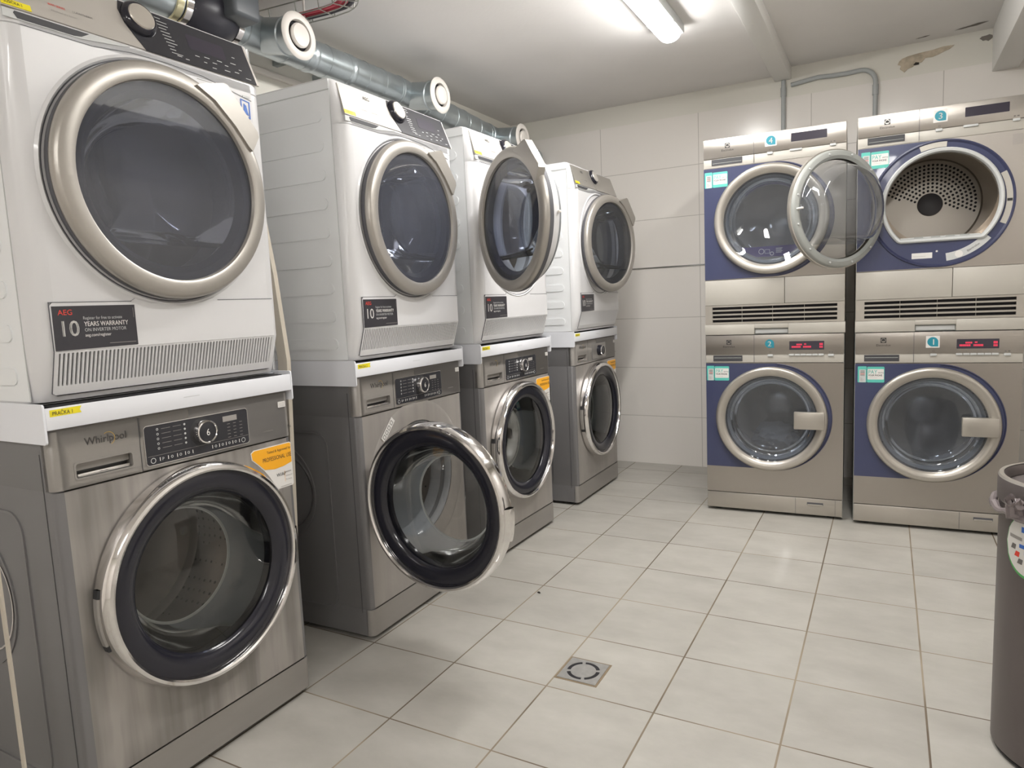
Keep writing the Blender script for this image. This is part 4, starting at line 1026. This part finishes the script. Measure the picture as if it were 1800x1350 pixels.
# ------------------------------------------------------------------ wooden laths between the stacks
b = M()
pp = [(-.125, 1.40), (-.085, 1.15), (-.060, .91), (-.066, .80), (-.085, .45), (-.12, .002)]
for (xa, za), (xb, zb_) in zip(pp[:-1], pp[1:]):
    b.add([(xa, -.792, za), (xa, -.806, za), (xa - .035, -.806, za), (xa - .035, -.792, za), (xb, -.792, zb_), (xb, -.806, zb_), (xb - .035, -.806, zb_), (xb - .035, -.792, zb_)],
          [(0, 1, 5, 4), (1, 2, 6, 5), (2, 3, 7, 6), (3, 0, 4, 7), (0, 1, 2, 3), (4, 5, 6, 7)], 'lath_wood')
tag(b.build('wooden_lath'), 'pale wooden lath standing in the gap between the first two machine stacks', 'lath')
b = M()
pp = [(-.060, 1.2), (-.060, .6), (-.060, .001)]
b.box(-.070, -.058, -1.553, -1.5495, .0, .62, 'lath_wood'); tag(b.build('wooden_lath'), 'pale wooden lath standing left of the nearest washing machine', 'lath')

# ------------------------------------------------------------------ floor drain, lint, bin
t = thing('floor_drain', 'square steel floor drain with a round slotted grate', 'floor drain', (.604, -.548, 0), 0)
b = M(); cx, cy = .059, .058; b.X = Matrix.Rotation(-PI / 2, 4, 'X')   # plate (u, y, z) -> lies flat, z(2d) -> world y
def flat(outer, holes, z0, z1, mat, bb):
    loops = [outer] + holes; fl = [p for l in loops for p in l]
    tr = tessellate_polygon([[Vector((p[0], p[1], 0)) for p in l] for l in loops])
    bb.add([(p[0], p[1], z0) for p in fl], [tuple(q) for q in tr], mat)
    for l in loops:
        n = len(l); bb.add([(p[0], p[1], z0) for p in l] + [(p[0], p[1], z1) for p in l], [(i, (i + 1) % n, n + (i + 1) % n, n + i) for i in range(n)], mat)
b = M(); flat([(-.004, -.004), (.122, -.004), (.122, .120), (-.004, .120)], [[(.002, .002), (.116, .002), (.116, .114), (.002, .114)]], .0008, 0, 'grout_dark', b); b.build('grout_edge', t)
slots = []
for k in range(4):
    a0 = k * PI / 2 + .45; a1 = a0 + PI / 2 - .22
    slots.append([(cx + .0465 * math.cos(a0 + (a1 - a0) * i / 12), cy + .0465 * math.sin(a0 + (a1 - a0) * i / 12)) for i in range(13)] + [(cx + .036 * math.cos(a1 - (a1 - a0) * i / 12), cy + .036 * math.sin(a1 - (a1 - a0) * i / 12)) for i in range(13)])
b = M(); flat([(.002, .002), (.116, .002), (.116, .114), (.002, .114)], slots, .0022, .0005, 'drain_steel', b); b.build('grate', t)
b = M(); flat(circ(cx, cy, .05, 30), [], .0011, .0009, 'dark_gap', b); b.build('drain_hole', t)
b = M(); b.X = Matrix.Translation((.3135, -.067, .002)); b.tube([(-.006, 0, 0), (-.002, .001, .001), (.003, 0, .001), (.007, -.001, 0)], [.001, .003, .003, .001], 'lint', 8)
tag(b.build('lint'), 'small dark scrap of lint on the floor tiles by the open washing machine door', 'lint')

bx, by, br = 1.780, -.380, .158
t = thing('waste_bin', 'tall round grey brown metal waste bin at the right edge', 'bin', (bx, by, 0), 0)
def zl(b, prof, mat, seg=64, c=(0, 0)):
    vs = []; fs = []
    for r_, z_ in prof:
        for i in range(seg): a = 2 * PI * i / seg; vs.append((c[0] + r_ * math.cos(a), c[1] + r_ * math.sin(a), z_))
    for j in range(len(prof) - 1):
        for i in range(seg): k = (i + 1) % seg; fs.append((j * seg + i, j * seg + k, (j + 1) * seg + k, (j + 1) * seg + i))
    b.add(vs, fs, mat)
b = M(); zl(b, [(0, .008), (br - .006, .008), (br, .014), (br, .572), (br - .003, .572), (br - .003, .05), (0, .05)], 'bin_metal'); b.build('bin_body', t)
b = M(); zl(b, [(0, .0), (br - .012, .0), (br - .004, .004), (br - .004, .008), (0, .008)], 'black_matte'); b.build('bin_base', t)
b = M(); zl(b, [(br + .0005, .566), (br + .004, .570), (br + .004, .618), (br + .001, .622), (br - .008, .622), (br - .010, .616), (br - .012, .60)], 'bin_metal'); zl(b, [(br + .0035, .619), (br + .001, .6235), (br - .007, .6235)], 'satin_silver'); b.build('rim', t)
b = M(); zl(b, [(br - .010, .598), (br - .03, .606), (br - .09, .612), (0, .614)], 'bin_metal'); b.build('lid', t)
# label on the bin, bent to its wall
dx, dy = 1.3984 - bx, -2.1689 - by; ang0 = math.atan2(dy, dx)
def on_bin(b, s_, z_, lift, pts, mat):
    tr = tessellate_polygon([[Vector((p[0], p[1], 0)) for p in pts]])
    vs = []
    for p in pts:
        a = ang0 + (s_ + p[0]) / br; vs.append(((br + lift) * math.cos(a), (br + lift) * math.sin(a), z_ + p[1]))
    b.add(vs, [tuple(q) for q in tr], mat)
def on_bin_quad(b, s0, z0, w_, h_, slant, lift, mat, n=8):
    for i in range(n):
        a0, a1 = w_ * i / n, w_ * (i + 1) / n
        on_bin(b, LS, LZ, lift, [(s0 + a0, z0 + slant * a0), (s0 + a1, z0 + slant * a1), (s0 + a1, z0 + h_ + slant * a1), (s0 + a0, z0 + h_ + slant * a0)], mat)
def strips(rx, rz, n=20):
    out = []
    for i in range(n):
        a0, a1 = -1 + 2 * i / n, -1 + 2 * (i + 1) / n
        z0, z1 = rz * math.sqrt(max(0, 1 - a0 * a0)), rz * math.sqrt(max(0, 1 - a1 * a1)); out.append([(rx * a0, -z0), (rx * a1, -z1), (rx * a1, z1), (rx * a0, z0)])
    return out
b = M(); LS, LZ = -.098, .492
for p in strips(.062, .068): on_bin(b, LS, LZ, .0006, p, 'green_print')
for p in strips(.0600, .0640): on_bin(b, LS, LZ + .002, .0009, p, 'sticker_white')
for (s0, z0, w_, h_) in ((-.020, .030, .05, .012), (-.024, -.004, .045, .008), (-.012, -.016, .045, .008), (-.004, -.028, .04, .007), (.0, -.038, .035, .006)):
    on_bin_quad(b, s0, z0, w_, h_, 0, .0014, 'blue_print')
on_bin_quad(b, -.050, .013, .032, .007, -.06, .0014, 'ink_soft')
for (s0, z0, m_) in ((-.046, -.006, 'ink_grey'), (-.036, -.020, 'print_red'), (-.028, -.034, 'ink_grey')): on_bin(b, LS, LZ, .0013, [(s0, z0 - .004), (s0 + .012, z0 - .005), (s0 + .014, z0 + .006), (s0 + .004, z0 + .007)], m_)
vs, fs = text_mesh('FR'); sz = .022
b.add([((br + .0014) * math.cos(ang0 + (LS - .004 + v[0] * sz) / br), (br + .0014) * math.sin(ang0 + (LS - .004 + v[0] * sz) / br), LZ + .009 + v[1] * sz) for v in vs], fs, 'green_print')
b.build('round_label', t)
# liner bag bunched under the rim
b = M(); rnd = random.Random(11); pts = []; rs = []
for k in range(61):
    a = 2 * PI * k / 60; pts.append(((br + .011) * math.cos(a), (br + .011) * math.sin(a), .556 + rnd.uniform(-.004, .004))); rs.append(.006 + rnd.uniform(0, .004))
b.tube(pts, rs, 'bag', 8, caps=False)
ak = math.atan2(-.477, -.878) + .1
kx, ky = (br + .016) * math.cos(ak), (br + .016) * math.sin(ak)
for k in range(9):
    q = [(kx + rnd.uniform(-.012, .012), ky + rnd.uniform(-.012, .012), .578 + rnd.uniform(-.022, .018)) for _ in range(4)]; b.tube(q, [.004, rnd.uniform(.008, .012), rnd.uniform(.007, .011), .003], 'bag', 8)
tag(b.build('bin_liner', None, loc=(bx, by, 0)), 'dark plastic liner bunched under the rim of the waste bin', 'bin liner')
